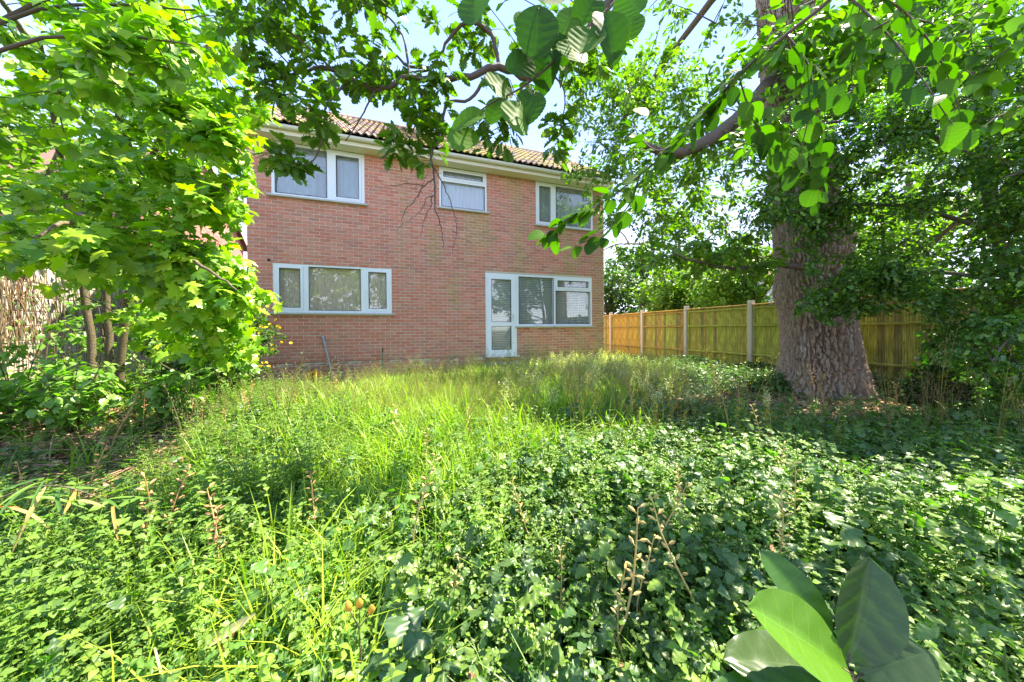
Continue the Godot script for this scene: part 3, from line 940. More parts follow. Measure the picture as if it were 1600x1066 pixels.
func vein_tex(pairs: float, lean: float) -> ImageTexture:
	var im := Image.create(256, 256, false, Image.FORMAT_RGB8)
	for y in 256:
		for x in 256:
			var s := absf(x / 128.0 - 1.0); var t := y / 255.0
			var ph := (t + 0.0 - s * lean) * pairs
			var dv := absf(ph - round(ph)) / pairs
			var v := clampf(1.0 - dv / 0.010, 0.0, 1.0) * (1.0 - 0.6 * s)
			v = maxf(v, clampf(1.0 - s / 0.045, 0.0, 1.0))
			var f := bump_noise.get_noise_2d(x * 2.0, y * 2.0) * 0.10 + bump_noise.get_noise_2d(x * 14.0, y * 14.0) * 0.10
			var g := clampf(0.86 + f + 0.11 * v, 0.0, 1.0)
			im.set_pixel(x, y, Color(g, g, g * 0.95))
	return ImageTexture.create_from_image(im)

func build_oak() -> void:
	var t := thing("oak_tree", "large old oak with thick fissured trunk standing by the fence", "tree")
	# trunk: deep vertical bark fissures
	var b := MB.new()
	var rows := 420; var cols := 552
	var axis := curve([Vector3(5.30, -0.25, -5.45), Vector3(5.22, 0.9, -5.45), Vector3(5.07, 2.1, -5.42), Vector3(4.93, 3.4, -5.40), Vector3(4.62, 6.0, -5.38), Vector3(4.35, 8.4, -5.3)], 10)
	var warp := FastNoiseLite.new(); warp.seed = 5; warp.frequency = 1.0; warp.fractal_octaves = 3
	var cell := FastNoiseLite.new(); cell.seed = 8; cell.noise_type = FastNoiseLite.TYPE_CELLULAR; cell.frequency = 1.0; cell.cellular_return_type = FastNoiseLite.RETURN_DISTANCE2_SUB
	var lich := FastNoiseLite.new(); lich.seed = 12; lich.frequency = 1.3; lich.fractal_octaves = 4
	for i in rows + 1:
		var h := 8.4 * pow(float(i) / rows, 1.35)
		var f := clampf(h / 8.65 * 50.0 + 0.0, 0.0, 49.99)
		# find the axis point at this height
		var k := 0
		while k < axis.size() - 2 and axis[k + 1].y < h - 0.2: k += 1
		var u := clampf((h - 0.2 - axis[k].y) / maxf(0.01, axis[k + 1].y - axis[k].y), 0.0, 1.0)
		var c: Vector3 = axis[k].lerp(axis[k + 1], u)
		var r := 0.43 + 0.09 * exp(-h * 0.5) + 0.30 * exp(-h * 3.2) - 0.010 * h
		for j in cols + 1:
			var a := TAU * j / cols
			var ca := cos(a); var sa := sin(a)
			var root := 0.16 * exp(-h * 2.4) * maxf(0.0, sin(a * 5.0 + 0.8)) + 0.03 * sin(a * 3.0 + h * 0.8)
			var burl := 0.13 * exp(-pow((h - 2.75) / 0.42, 2.0)) * (0.5 + 0.5 * cos(a - 0.9)) + 0.06 * exp(-pow((h - 1.9) / 0.25, 2.0)) * (0.5 + 0.5 * sin(a * 2.0))
			var wx: float = warp.get_noise_3d(ca * 1.6, h * 1.5, sa * 1.6) * 1.6 + warp.get_noise_3d(ca * 5.0, h * 4.0, sa * 5.0) * 0.55
			var ph: float = 38.0 * a / TAU + wx
			var valley: float = 1.0 - smoothstep(0.10, 0.46, absf(sin(PI * ph)))
			var ph2: float = 25.0 * a / TAU - wx * 1.3 + 0.35
			valley = maxf(valley, 0.8 * (1.0 - smoothstep(0.05, 0.30, absf(sin(PI * ph2)))))
			var brk: float = 1.0 - pow(absf(sin(PI * (h * 6.5 + 3.0 * warp.get_noise_3d(ca * 9.0, h * 1.2, sa * 9.0) + floor(ph) * 0.37))), 0.30)
			valley = maxf(valley, 0.65 * smoothstep(0.35, 0.75, brk))
			var plate := 1.0 - valley
			var fine: float = warp.get_noise_3d(ca * 16.0, h * 9.0, sa * 16.0)
			var rr: float = r + 0.02 + root + burl - 0.088 * valley + 0.014 * fine + 0.010 * warp.get_noise_3d(ca * 34.0, h * 16.0, sa * 34.0)
			var tint := 1.0 + 0.18 * fine
			var li := smoothstep(0.28, 0.5, lich.get_noise_3d(ca * 3.0, h * 1.2, sa * 3.0) + 0.12 * fine) * smoothstep(0.2, 0.8, plate)
			var col := Color(0.45 * tint, 0.325 * tint, 0.255 * tint).lerp(Color(0.50, 0.50, 0.46), li * 0.65)
			b.add(c + Vector3(ca * rr, 0, sa * rr), Vector3.UP, col, Vector2(float(j) / cols, h))
	var n := cols + 1
	for i in rows:
		for j in cols:
			var p := i * n + j
			b.tri(p, p + 1, p + n + 1); b.tri(p, p + n + 1, p + n)
	b.smooth()
	for i in rows + 1:
		var p := i * n
		var s := (b.n[p] + b.n[p + cols]).normalized()
		b.n[p] = s; b.n[p + cols] = s
	obj("trunk", b.mesh(), plain(Color.WHITE, 0.92, grain, 7.0, 0.5), t)
	var wood := MB.new(); var nodes := []
	limb(t, "limb", wood, nodes, [Vector3(4.55, 5.3, -5.35), Vector3(4.05, 4.90, -5.0), Vector3(3.29, 4.12, -4.7), Vector3(2.49, 3.57, -4.4), Vector3(2.02, 3.40, -4.2), Vector3(1.55, 3.45, -4.0)], 0.15, 0.03, near_bark, 5, 9)
	limb(t, "limb", wood, nodes, [Vector3(4.6, 5.5, -5.3), Vector3(5.3, 6.0, -4.9), Vector3(6.3, 6.3, -4.6)], 0.14, 0.05, near_bark)
	limb(t, "limb", wood, nodes, [Vector3(4.75, 4.6, -5.6), Vector3(4.3, 5.0, -6.6), Vector3(3.6, 4.9, -7.6), Vector3(3.0, 4.6, -8.4)], 0.12, 0.03, near_bark)
	limb(t, "limb", wood, nodes, [Vector3(5.0, 3.7, -5.8), Vector3(6.0, 4.2, -6.6), Vector3(7.4, 4.4, -7.0)], 0.12, 0.03, near_bark)
	limb(t, "limb", wood, nodes, [Vector3(4.6, 2.05, -5.1), Vector3(4.0, 2.05, -4.85), Vector3(3.15, 1.93, -4.5), Vector3(2.44, 1.98, -4.2), Vector3(2.0, 2.05, -4.0)], 0.045, 0.008, near_bark, 5)
	limb(t, "limb", wood, nodes, [Vector3(4.4, 7.4, -5.2), Vector3(3.9, 7.3, -5.8), Vector3(3.2, 6.6, -6.6), Vector3(2.4, 5.6, -7.0)], 0.09, 0.03, near_bark)
	var xf := crown(wood, nodes, [
		[Vector3(2.7, 3.9, -4.7), Vector3(1.2, 0.8, 0.7), 60],
		[Vector3(2.3, 4.9, -6.9), Vector3(1.2, 1.7, 1.0), 170],
		[Vector3(3.9, 4.4, -7.2), Vector3(1.5, 1.6, 1.2), 190],
		[Vector3(2.7, 6.6, -7.2), Vector3(1.7, 1.0, 0.8), 190],
		[Vector3(5.6, 6.2, -5.4), Vector3(1.3, 0.8, 0.8), 90],
		[Vector3(4.1, 3.35, -4.5), Vector3(0.7, 0.6, 0.25), 34],
		[Vector3(4.1, 4.9, -4.6), Vector3(0.8, 0.8, 0.25), 44],
		[Vector3(3.2, 5.7, -5.4), Vector3(1.6, 1.0, 0.9), 60],
		[Vector3(3.1, 2.9, -6.0), Vector3(1.3, 0.8, 1.4), 90],
		[Vector3(2.9, 2.1, -4.5), Vector3(1.1, 0.35, 0.6), 60],
		[Vector3(6.6, 5.0, -5.6), Vector3(1.9, 1.6, 1.4), 150],
		[Vector3(7.2, 3.6, -7.2), Vector3(1.8, 1.0, 1.2), 90],
		[Vector3(5.4, 5.0, -4.4), Vector3(1.3, 1.0, 0.6), 80],
		[Vector3(4.3, 4.2, -3.9), Vector3(0.9, 0.5, 0.4), 50],
	], {"n": 20, "size": 0.105, "shell": 0.45, "reach": 0.4, "loose": 0.7, "tilt": 0.75})
	obj("branches", wood.mesh(), twig_bark, t).set_meta("kind", "stuff")
	leaves(t, "leaf", "foliage", leaf_shapes.oak, xf, [Color(0.17, 0.30, 0.035), Color(0.21, 0.35, 0.045), Color(0.13, 0.25, 0.035), Color(0.26, 0.39, 0.05), Color(0.17, 0.28, 0.05)], [Color(0.85, 1.0, 0.22), 0.42, 0.5], 300)

func build_oak_branch() -> void:
	var t := thing("oak_branch", "dark crooked oak branch arching across the sky above the roof", "branch")
	var wood := MB.new(); var nodes := []
	var main := [Vector3(1.10, 4.11, -2.60), Vector3(0.68, 3.55, -2.55), Vector3(0.31, 3.11, -2.50), Vector3(0.14, 3.03, -2.45), Vector3(-0.08, 3.06, -2.40), Vector3(-0.24, 2.97, -2.35), Vector3(-0.49, 2.89, -2.30), Vector3(-0.72, 2.91, -2.30), Vector3(-0.86, 2.84, -2.30), Vector3(-1.04, 2.85, -2.30), Vector3(-1.27, 2.97, -2.30), Vector3(-1.56, 2.99, -2.36), Vector3(-1.91, 2.94, -2.42)]
	limb(t, "limb", wood, nodes, main, 0.034, 0.007, twig_bark, 4, 8)
	for l in [
		[[Vector3(-0.08, 3.06, -2.40), Vector3(-0.14, 3.30, -2.40), Vector3(-0.29, 3.35, -2.35), Vector3(-0.45, 3.28, -2.40), Vector3(-0.59, 3.07, -2.42), Vector3(-0.72, 2.99, -2.35)], 0.018, 0.006],
		[[Vector3(-0.59, 3.07, -2.42), Vector3(-0.76, 3.06, -2.38), Vector3(-0.85, 3.12, -2.36), Vector3(-1.01, 3.12, -2.40), Vector3(-1.15, 3.02, -2.4), Vector3(-1.36, 2.93, -2.36)], 0.011, 0.004],
		[[Vector3(-0.49, 2.89, -2.30), Vector3(-0.61, 2.78, -2.26), Vector3(-0.64, 2.61, -2.25), Vector3(-0.69, 2.42, -2.20)], 0.009, 0.003],
		[[Vector3(-0.17, 2.98, -2.37), Vector3(-0.29, 2.75, -2.30), Vector3(-0.45, 2.73, -2.30), Vector3(-0.48, 2.52, -2.25), Vector3(-0.54, 2.33, -2.20), Vector3(-0.53, 2.18, -2.20), Vector3(-0.52, 2.05, -2.20)], 0.013, 0.006],
		[[Vector3(-1.27, 2.97, -2.30), Vector3(-1.13, 2.86, -2.25), Vector3(-1.21, 2.71, -2.20), Vector3(-1.24, 2.57, -2.15), Vector3(-1.22, 2.39, -2.10), Vector3(-1.29, 2.22, -2.10), Vector3(-1.37, 2.17, -2.06), Vector3(-1.50, 2.19, -2.02)], 0.010, 0.003],
		[[Vector3(-1.27, 2.97, -2.30), Vector3(-1.45, 3.15, -2.34), Vector3(-1.67, 3.31, -2.30), Vector3(-1.83, 3.40, -2.26)], 0.009, 0.003],
		[[Vector3(-0.95, 2.85, -2.30), Vector3(-1.00, 2.68, -2.25), Vector3(-1.04, 2.53, -2.20), Vector3(-1.13, 2.40, -2.20)], 0.008, 0.003],
		[[Vector3(-1.56, 2.99, -2.36), Vector3(-1.72, 3.15, -2.30), Vector3(-1.88, 3.23, -2.26)], 0.007, 0.003],
		[[Vector3(0.14, 3.03, -2.45), Vector3(0.12, 2.8, -2.4), Vector3(0.05, 2.62, -2.36), Vector3(-0.08, 2.52, -2.3)], 0.009, 0.003],
		[[Vector3(0.31, 3.11, -2.5), Vector3(0.42, 2.95, -2.5), Vector3(0.40, 2.72, -2.5), Vector3(0.36, 2.58, -2.5)], 0.008, 0.003],
		[[Vector3(-0.72, 2.91, -2.30), Vector3(-0.8, 3.3, -2.4), Vector3(-1.0, 3.5, -2.4), Vector3(-1.3, 3.6, -2.4)], 0.010, 0.003],
	]: limb(t, "branch", wood, nodes, l[0], l[1], l[2], twig_bark, 5, 6)
	var xf := crown(wood, nodes, [
		[Vector3(-1.6, 3.05, -2.35), Vector3(0.45, 0.38, 0.25), 46],
		[Vector3(-1.0, 3.0, -2.35), Vector3(0.35, 0.28, 0.22), 24],
		[Vector3(-1.75, 3.55, -2.35), Vector3(0.5, 0.3, 0.3), 34],
		[Vector3(-0.5, 2.85, -2.3), Vector3(0.45, 0.25, 0.2), 20],
		[Vector3(-0.62, 2.50, -2.2), Vector3(0.16, 0.16, 0.14), 12],
		[Vector3(-0.72, 2.32, -2.2), Vector3(0.14, 0.1, 0.12), 7],
		[Vector3(-1.42, 2.22, -2.06), Vector3(0.2, 0.12, 0.14), 10],
		[Vector3(-1.25, 2.52, -2.1), Vector3(0.16, 0.15, 0.14), 9],
		[Vector3(-0.05, 2.58, -2.32), Vector3(0.22, 0.2, 0.18), 14],
		[Vector3(0.38, 2.68, -2.5), Vector3(0.14, 0.22, 0.16), 10],
		[Vector3(0.4, 3.3, -2.5), Vector3(0.5, 0.4, 0.25), 34],
		[Vector3(-0.3, 3.4, -2.4), Vector3(0.4, 0.22, 0.2), 15],
		[Vector3(-1.0, 3.6, -2.4), Vector3(0.5, 0.25, 0.25), 24],
	], {"n": 9, "size": 0.105, "shell": 0.5, "reach": 0.16, "loose": 0.3, "droop": 0.3, "thick": 0.6})
	obj("twigs", wood.mesh(), twig_bark, t).set_meta("kind", "stuff")
	leaves(t, "leaf", "foliage", leaf_shapes.oak, xf, [Color(0.11, 0.22, 0.03), Color(0.15, 0.27, 0.035), Color(0.09, 0.18, 0.03), Color(0.20, 0.31, 0.04)], [Color(0.85, 1.0, 0.22), 0.42, 0.5], 300)
	# the bare twigs that hang from it
	var d := thing("dead_twig", "bare dead twig hanging in front of the brick wall", "branch")
	for l in [
		[[Vector3(-0.52, 2.05, -2.20), Vector3(-0.525, 1.95, -2.20), Vector3(-0.49, 1.85, -2.20), Vector3(-0.475, 1.75, -2.21), Vector3(-0.47, 1.66, -2.20)], 0.006, 0.002],
		[[Vector3(-0.53, 2.14, -2.20), Vector3(-0.60, 2.09, -2.20), Vector3(-0.65, 2.01, -2.20), Vector3(-0.73, 1.90, -2.18), Vector3(-0.74, 1.82, -2.18)], 0.005, 0.0015],
		[[Vector3(-0.53, 2.22, -2.20), Vector3(-0.48, 2.13, -2.20), Vector3(-0.44, 2.05, -2.20), Vector3(-0.39, 1.90, -2.22), Vector3(-0.38, 1.79, -2.22), Vector3(-0.41, 1.65, -2.22)], 0.005, 0.0015],
		[[Vector3(-0.59, 2.09, -2.20), Vector3(-0.67, 2.11, -2.20), Vector3(-0.78, 2.10, -2.20), Vector3(-0.87, 2.085, -2.20)], 0.004, 0.0014],
		[[Vector3(-0.52, 2.03, -2.20), Vector3(-0.57, 2.01, -2.20), Vector3(-0.63, 1.92, -2.20), Vector3(-0.70, 1.85, -2.20)], 0.004, 0.0014],
		[[Vector3(-0.54, 2.02, -2.20), Vector3(-0.55, 1.96, -2.20), Vector3(-0.60, 1.85, -2.20), Vector3(-0.62, 1.75, -2.20)], 0.004, 0.0014],
		[[Vector3(-0.41, 1.80, -2.22), Vector3(-0.35, 1.74, -2.22), Vector3(-0.28, 1.72, -2.22)], 0.002, 0.001],
		[[Vector3(-0.64, 2.02, -2.20), Vector3(-0.60, 2.12, -2.20), Vector3(-0.56, 2.2, -2.20)], 0.003, 0.0012],
	]:
		var b := MB.new()
		var p := curve(l[0], 5)
		for i in range(1, p.size() - 1): p[i] += RV(0.006)
		b.tube(p, taper(p.size(), l[1], l[2]), 5)
		for i in range(3, p.size() - 1, 4): b.tube([p[i], p[i] + Vector3(R(-0.04, 0.04), R(-0.05, 0.01), R(-0.02, 0.02))], [0.0018, 0.0008], 3)
		obj("twig", b.mesh(), twig_bark, d)

func build_maple() -> void:
	var t := thing("maple_tree", "young maple with several slim trunks and bright star shaped leaves", "tree")
	var wood := MB.new(); var nodes := []
	for l in [
		[[Vector3(-5.54, -0.09, -4.25), Vector3(-5.55, 0.44, -4.25), Vector3(-5.63, 2.03, -4.20), Vector3(-5.65, 2.74, -4.10), Vector3(-5.53, 3.59, -3.90), Vector3(-5.26, 4.39, -3.60)], 0.046, 0.02],
		[[Vector3(-5.50, -0.12, -4.38), Vector3(-5.50, 0.60, -4.38), Vector3(-5.53, 1.82, -4.35), Vector3(-5.41, 2.64, -4.30), Vector3(-5.16, 3.60, -4.20), Vector3(-4.86, 4.59, -4.00)], 0.042, 0.018],
		[[Vector3(-5.18, -0.08, -4.20), Vector3(-5.16, 0.50, -4.20), Vector3(-4.99, 1.49, -4.15), Vector3(-4.79, 1.65, -4.10), Vector3(-4.62, 2.05, -4.05), Vector3(-4.49, 2.61, -4.00), Vector3(-4.36, 3.19, -3.90), Vector3(-4.14, 3.40, -3.80), Vector3(-3.94, 3.60, -3.70)], 0.050, 0.02],
	]: limb(t, "trunk", wood, nodes, l[0], l[1], l[2], green_bark, 5, 12)
	for l in [
		[[Vector3(-4.44, 2.8, -3.96), Vector3(-4.42, 3.07, -3.85), Vector3(-4.48, 3.25, -3.80), Vector3(-4.47, 3.45, -3.70), Vector3(-4.26, 3.81, -3.50)], 0.05, 0.02],
		[[Vector3(-4.62, 2.05, -4.05), Vector3(-3.62, 2.32, -3.50), Vector3(-2.65, 2.32, -2.90), Vector3(-2.3, 2.21, -2.75)], 0.03, 0.006],
		[[Vector3(-4.49, 2.61, -4.00), Vector3(-3.44, 2.62, -3.40), Vector3(-2.65, 2.46, -2.90), Vector3(-2.35, 2.26, -2.7)], 0.028, 0.006],
		[[Vector3(-5.63, 2.03, -4.20), Vector3(-4.20, 1.98, -3.40), Vector3(-3.01, 1.82, -2.80), Vector3(-2.45, 1.62, -2.55), Vector3(-2.1, 1.42, -2.45)], 0.035, 0.005],
		[[Vector3(-5.65, 2.74, -4.10), Vector3(-4.46, 2.35, -3.30), Vector3(-3.47, 2.04, -2.60), Vector3(-3.07, 1.85, -2.20), Vector3(-2.99, 1.70, -2.00)], 0.035, 0.006],
		[[Vector3(-4.14, 3.40, -3.80), Vector3(-3.17, 3.19, -3.20), Vector3(-2.6, 2.88, -2.85), Vector3(-2.3, 2.62, -2.75)], 0.028, 0.006],
		[[Vector3(-4.26, 3.81, -3.50), Vector3(-3.32, 3.66, -3.00), Vector3(-2.66, 3.45, -2.70), Vector3(-2.22, 3.38, -2.50)], 0.028, 0.006],
		[[Vector3(-5.3, 4.3, -3.6), Vector3(-4.6, 4.0, -3.0), Vector3(-3.8, 3.6, -2.4), Vector3(-3.3, 3.2, -2.0)], 0.03, 0.006],
		[[Vector3(-4.9, 4.5, -4.0), Vector3(-4.0, 4.9, -3.5), Vector3(-3.1, 4.6, -3.0)], 0.03, 0.006],
	]: limb(t, "branch", wood, nodes, l[0], l[1], l[2], green_bark, 5, 8)
	var xf := crown(wood, nodes, [
		[Vector3(-3.2, 2.55, -3.2), Vector3(0.9, 0.4, 0.6), 46],
		[Vector3(-2.65, 2.2, -2.8), Vector3(0.42, 0.32, 0.35), 28],
		[Vector3(-2.8, 1.75, -2.75), Vector3(0.5, 0.22, 0.4), 28],
		[Vector3(-2.7, 1.48, -2.85), Vector3(0.36, 0.18, 0.35), 18],
		[Vector3(-3.1, 1.5, -3.2), Vector3(0.7, 0.25, 0.4), 26],
		[Vector3(-3.2, 1.2, -3.5), Vector3(0.5, 0.16, 0.35), 12],
		[Vector3(-4.4, 1.2, -4.0), Vector3(0.5, 0.4, 0.3), 16],
		[Vector3(-4.7, 1.85, -3.7), Vector3(0.6, 0.4, 0.4), 24],
		[Vector3(-5.7, 2.0, -3.5), Vector3(0.5, 0.5, 0.4), 16],
		[Vector3(-3.4, 1.0, -3.6), Vector3(0.45, 0.25, 0.3), 12],
		[Vector3(-3.6, 0.95, -3.9), Vector3(0.5, 0.35, 0.3), 14],
		[Vector3(-3.5, 1.95, -2.9), Vector3(0.8, 0.25, 0.55), 24],
		[Vector3(-3.2, 1.72, -2.3), Vector3(0.45, 0.2, 0.3), 9],
		[Vector3(-4.4, 2.7, -3.6), Vector3(0.9, 0.6, 0.6), 40],
		[Vector3(-4.6, 3.6, -3.9), Vector3(1.1, 0.8, 0.7), 64],
		[Vector3(-3.1, 3.25, -3.1), Vector3(0.8, 0.4, 0.5), 50],
		[Vector3(-2.55, 2.85, -2.85), Vector3(0.32, 0.3, 0.3), 18],
		[Vector3(-3.4, 4.1, -3.2), Vector3(1.1, 0.6, 0.6), 42],
		[Vector3(-5.2, 4.4, -4.2), Vector3(1.0, 0.8, 0.6), 40],
		[Vector3(-5.6, 2.6, -3.9), Vector3(0.7, 0.5, 0.6), 22],
	], {"n": 13, "size": 0.122, "shell": 0.6, "reach": 0.4, "loose": 0.8, "tilt": 0.7, "droop": 0.45, "up": Vector3(0.3, 1, 0.3)})
	obj("twigs", wood.mesh(), green_bark, t).set_meta("kind", "stuff")
	leaves(t, "leaf", "foliage", leaf_shapes.maple, xf, [Color(0.29, 0.50, 0.028), Color(0.35, 0.54, 0.03), Color(0.15, 0.32, 0.028), Color(0.41, 0.57, 0.035), Color(0.22, 0.42, 0.028)], [Color(0.88, 1.0, 0.16), 0.40, 0.5], 300)

func build_hazel_left() -> void:
	var t := thing("hazel_bush", "hazel with rounded leaves leaning in from the garden's edge, above the maple's lower branches", "tree")
	var wood := MB.new(); var nodes := []
	for l in [
		[[Vector3(-4.6, 0.0, -1.9), Vector3(-4.5, 1.4, -1.95), Vector3(-4.0, 2.6, -2.05), Vector3(-3.2, 3.3, -2.2), Vector3(-2.3, 3.5, -2.4)], 0.028, 0.005],
		[[Vector3(-4.7, 0.0, -2.0), Vector3(-4.7, 1.6, -2.1), Vector3(-4.3, 2.9, -2.3), Vector3(-3.4, 3.9, -2.6), Vector3(-2.5, 4.1, -2.8)], 0.028, 0.005],
		[[Vector3(-4.5, 0.0, -1.8), Vector3(-4.2, 1.3, -1.7), Vector3(-3.4, 2.3, -1.75), Vector3(-2.6, 2.75, -1.8), Vector3(-1.9, 2.8, -1.9)], 0.022, 0.004],
	]: limb(t, "stem", wood, nodes, l[0], l[1], l[2], twig_bark, 6, 9)
	var xf := crown(wood, nodes, [
		[Vector3(-2.6, 3.2, -2.2), Vector3(0.8, 0.5, 0.4), 60],
		[Vector3(-2.2, 2.75, -1.9), Vector3(0.5, 0.3, 0.25), 34],
		[Vector3(-3.3, 2.7, -2.1), Vector3(0.7, 0.5, 0.35), 40],
		[Vector3(-3.2, 3.7, -2.5), Vector3(0.9, 0.5, 0.4), 26],
		[Vector3(-4.0, 2.3, -2.1), Vector3(0.5, 0.5, 0.3), 24],
	], {"n": 9, "size": 0.085, "shell": 0.5, "reach": 0.3, "tilt": 0.5, "droop": 0.4, "up": Vector3(0.2, 1, 0.3)})
	obj("twigs", wood.mesh(), twig_bark, t).set_meta("kind", "stuff")
	leaves(t, "leaf", "foliage", leaf_shapes.round, xf, [Color(0.23, 0.43, 0.03), Color(0.29, 0.48, 0.03), Color(0.15, 0.32, 0.03), Color(0.34, 0.51, 0.035)], [Color(0.85, 1.0, 0.18), 0.42, 0.5], 300)

func build_hazel_right() -> void:
	var t := thing("hazel_tree", "hazel with broad backlit leaves leaning in high between the oak trunk and the lens", "tree")
	var wood := MB.new(); var nodes := []
	for l in [
		[[Vector3(3.9, 0.0, -1.2), Vector3(3.8, 1.4, -1.3), Vector3(3.3, 2.6, -1.5), Vector3(2.6, 3.1, -1.7), Vector3(1.8, 3.05, -1.8)], 0.045, 0.008],
		[[Vector3(4.0, 0.0, -1.3), Vector3(4.1, 1.6, -1.5), Vector3(3.8, 2.9, -1.8), Vector3(3.0, 3.5, -2.1), Vector3(2.1, 3.4, -2.3)], 0.045, 0.008],
		[[Vector3(3.8, 0.0, -1.1), Vector3(3.4, 1.5, -1.1), Vector3(2.7, 2.4, -1.25), Vector3(2.0, 2.6, -1.4)], 0.035, 0.006],
	]: limb(t, "stem", wood, nodes, l[0], l[1], l[2], twig_bark, 6, 9)
	var xf := crown(wood, nodes, [
		[Vector3(2.1, 2.8, -1.8), Vector3(0.6, 0.35, 0.35), 36],
		[Vector3(2.5, 3.2, -2.1), Vector3(0.8, 0.4, 0.4), 36],
		[Vector3(1.7, 2.75, -1.9), Vector3(0.45, 0.3, 0.3), 26],
		[Vector3(2.6, 2.4, -1.6), Vector3(0.5, 0.4, 0.3), 26],
		[Vector3(1.5, 2.2, -1.9), Vector3(0.35, 0.25, 0.25), 12],
	], {"n": 8, "size": 0.072, "shell": 0.5, "reach": 0.3, "tilt": 0.5, "droop": 0.5, "up": Vector3(0.1, 1, 0.3)})
	obj("twigs", wood.mesh(), twig_bark, t).set_meta("kind", "stuff")
	leaves(t, "leaf", "foliage", leaf_shapes.round, xf, [Color(0.12, 0.26, 0.028), Color(0.16, 0.32, 0.03), Color(0.085, 0.19, 0.028), Color(0.20, 0.36, 0.035)], [Color(0.85, 1.0, 0.14), 0.45, 0.4], 300)

func build_holly() -> void:
	var t := thing("holly_tree", "dark glossy holly spreading its branches in front of the fence beside the oak", "tree")
	var wood := MB.new(); var nodes := []
	for l in [
		[[Vector3(6.0, -0.1, -3.7), Vector3(5.95, 1.2, -3.75), Vector3(5.7, 2.6, -3.8), Vector3(5.4, 4.2, -3.8), Vector3(5.2, 5.6, -3.7)], 0.09, 0.03],
		[[Vector3(6.2, -0.1, -3.6), Vector3(6.4, 1.5, -3.5), Vector3(6.3, 3.2, -3.4), Vector3(6.0, 4.6, -3.2)], 0.08, 0.03],
	]: limb(t, "trunk", wood, nodes, l[0], l[1], l[2], near_bark, 5, 10)
	for l in [
		[[Vector3(5.9, 1.6, -3.75), Vector3(5.0, 1.75, -3.8), Vector3(4.2, 1.65, -3.85), Vector3(3.5, 1.35, -3.9)], 0.03, 0.006],
		[[Vector3(5.8, 2.2, -3.8), Vector3(4.8, 2.5, -3.8), Vector3(3.8, 2.55, -3.8), Vector3(2.9, 2.35, -3.8)], 0.03, 0.006],
		[[Vector3(5.6, 3.0, -3.8), Vector3(4.6, 3.4, -3.7), Vector3(3.6, 3.4, -3.6), Vector3(2.8, 3.1, -3.5)], 0.03, 0.006],
		[[Vector3(6.3, 2.4, -3.45), Vector3(5.2, 2.6, -3.0), Vector3(4.3, 2.4, -2.8)], 0.03, 0.006],
		[[Vector3(6.35, 1.6, -3.5), Vector3(5.4, 1.5, -3.1), Vector3(4.6, 1.1, -2.9), Vector3(4.2, 0.8, -2.8)], 0.03, 0.006],
		[[Vector3(6.2, 3.6, -3.4), Vector3(5.0, 3.8, -2.9), Vector3(4.0, 3.5, -2.7)], 0.03, 0.006],
	]: limb(t, "branch", wood, nodes, l[0], l[1], l[2], twig_bark, 5, 7)
	var xf := crown(wood, nodes, [
		[Vector3(4.2, 1.75, -3.85), Vector3(0.8, 0.45, 0.4), 80],
		[Vector3(3.9, 1.35, -3.85), Vector3(0.5, 0.18, 0.3), 34],
		[Vector3(3.8, 2.5, -3.8), Vector3(1.2, 0.45, 0.5), 130],
		[Vector3(3.6, 3.2, -3.6), Vector3(1.1, 0.4, 0.5), 90],
		[Vector3(5.1, 2.6, -3.3), Vector3(1.1, 0.75, 0.7), 130],
		[Vector3(5.0, 3.6, -3.2), Vector3(1.3, 0.7, 0.7), 150],
		[Vector3(5.0, 1.45, -3.2), Vector3(0.9, 0.6, 0.5), 130],
		[Vector3(4.5, 0.85, -2.95), Vector3(0.5, 0.4, 0.3), 55],
		[Vector3(5.6, 0.7, -3.4), Vector3(0.7, 0.6, 0.4), 60],
		[Vector3(4.9, 2.2, -2.95), Vector3(0.5, 0.9, 0.35), 90],
		[Vector3(4.35, 1.55, -3.6), Vector3(0.5, 0.3, 0.3), 50],
		[Vector3(4.75, 1.05, -3.4), Vector3(0.3, 0.45, 0.3), 40],
		[Vector3(4.0, 3.0, -3.1), Vector3(0.7, 0.5, 0.4), 60],
		[Vector3(5.4, 4.5, -3.6), Vector3(1.3, 0.8, 0.6), 120],
	], {"n": 24, "size": 0.064, "shell": 0.5, "reach": 0.4, "loose": 1.0, "tilt": 0.7, "droop": 0.15})
	obj("twigs", wood.mesh(), twig_bark, t).set_meta("kind", "stuff")
	leaves(t, "leaf", "foliage", leaf_shapes.holly, xf, [Color(0.11, 0.23, 0.04), Color(0.15, 0.29, 0.045), Color(0.08, 0.17, 0.04), Color(0.24, 0.40, 0.045)], [Color(0.8, 1.0, 0.2), 0.20, 0.6], 300)

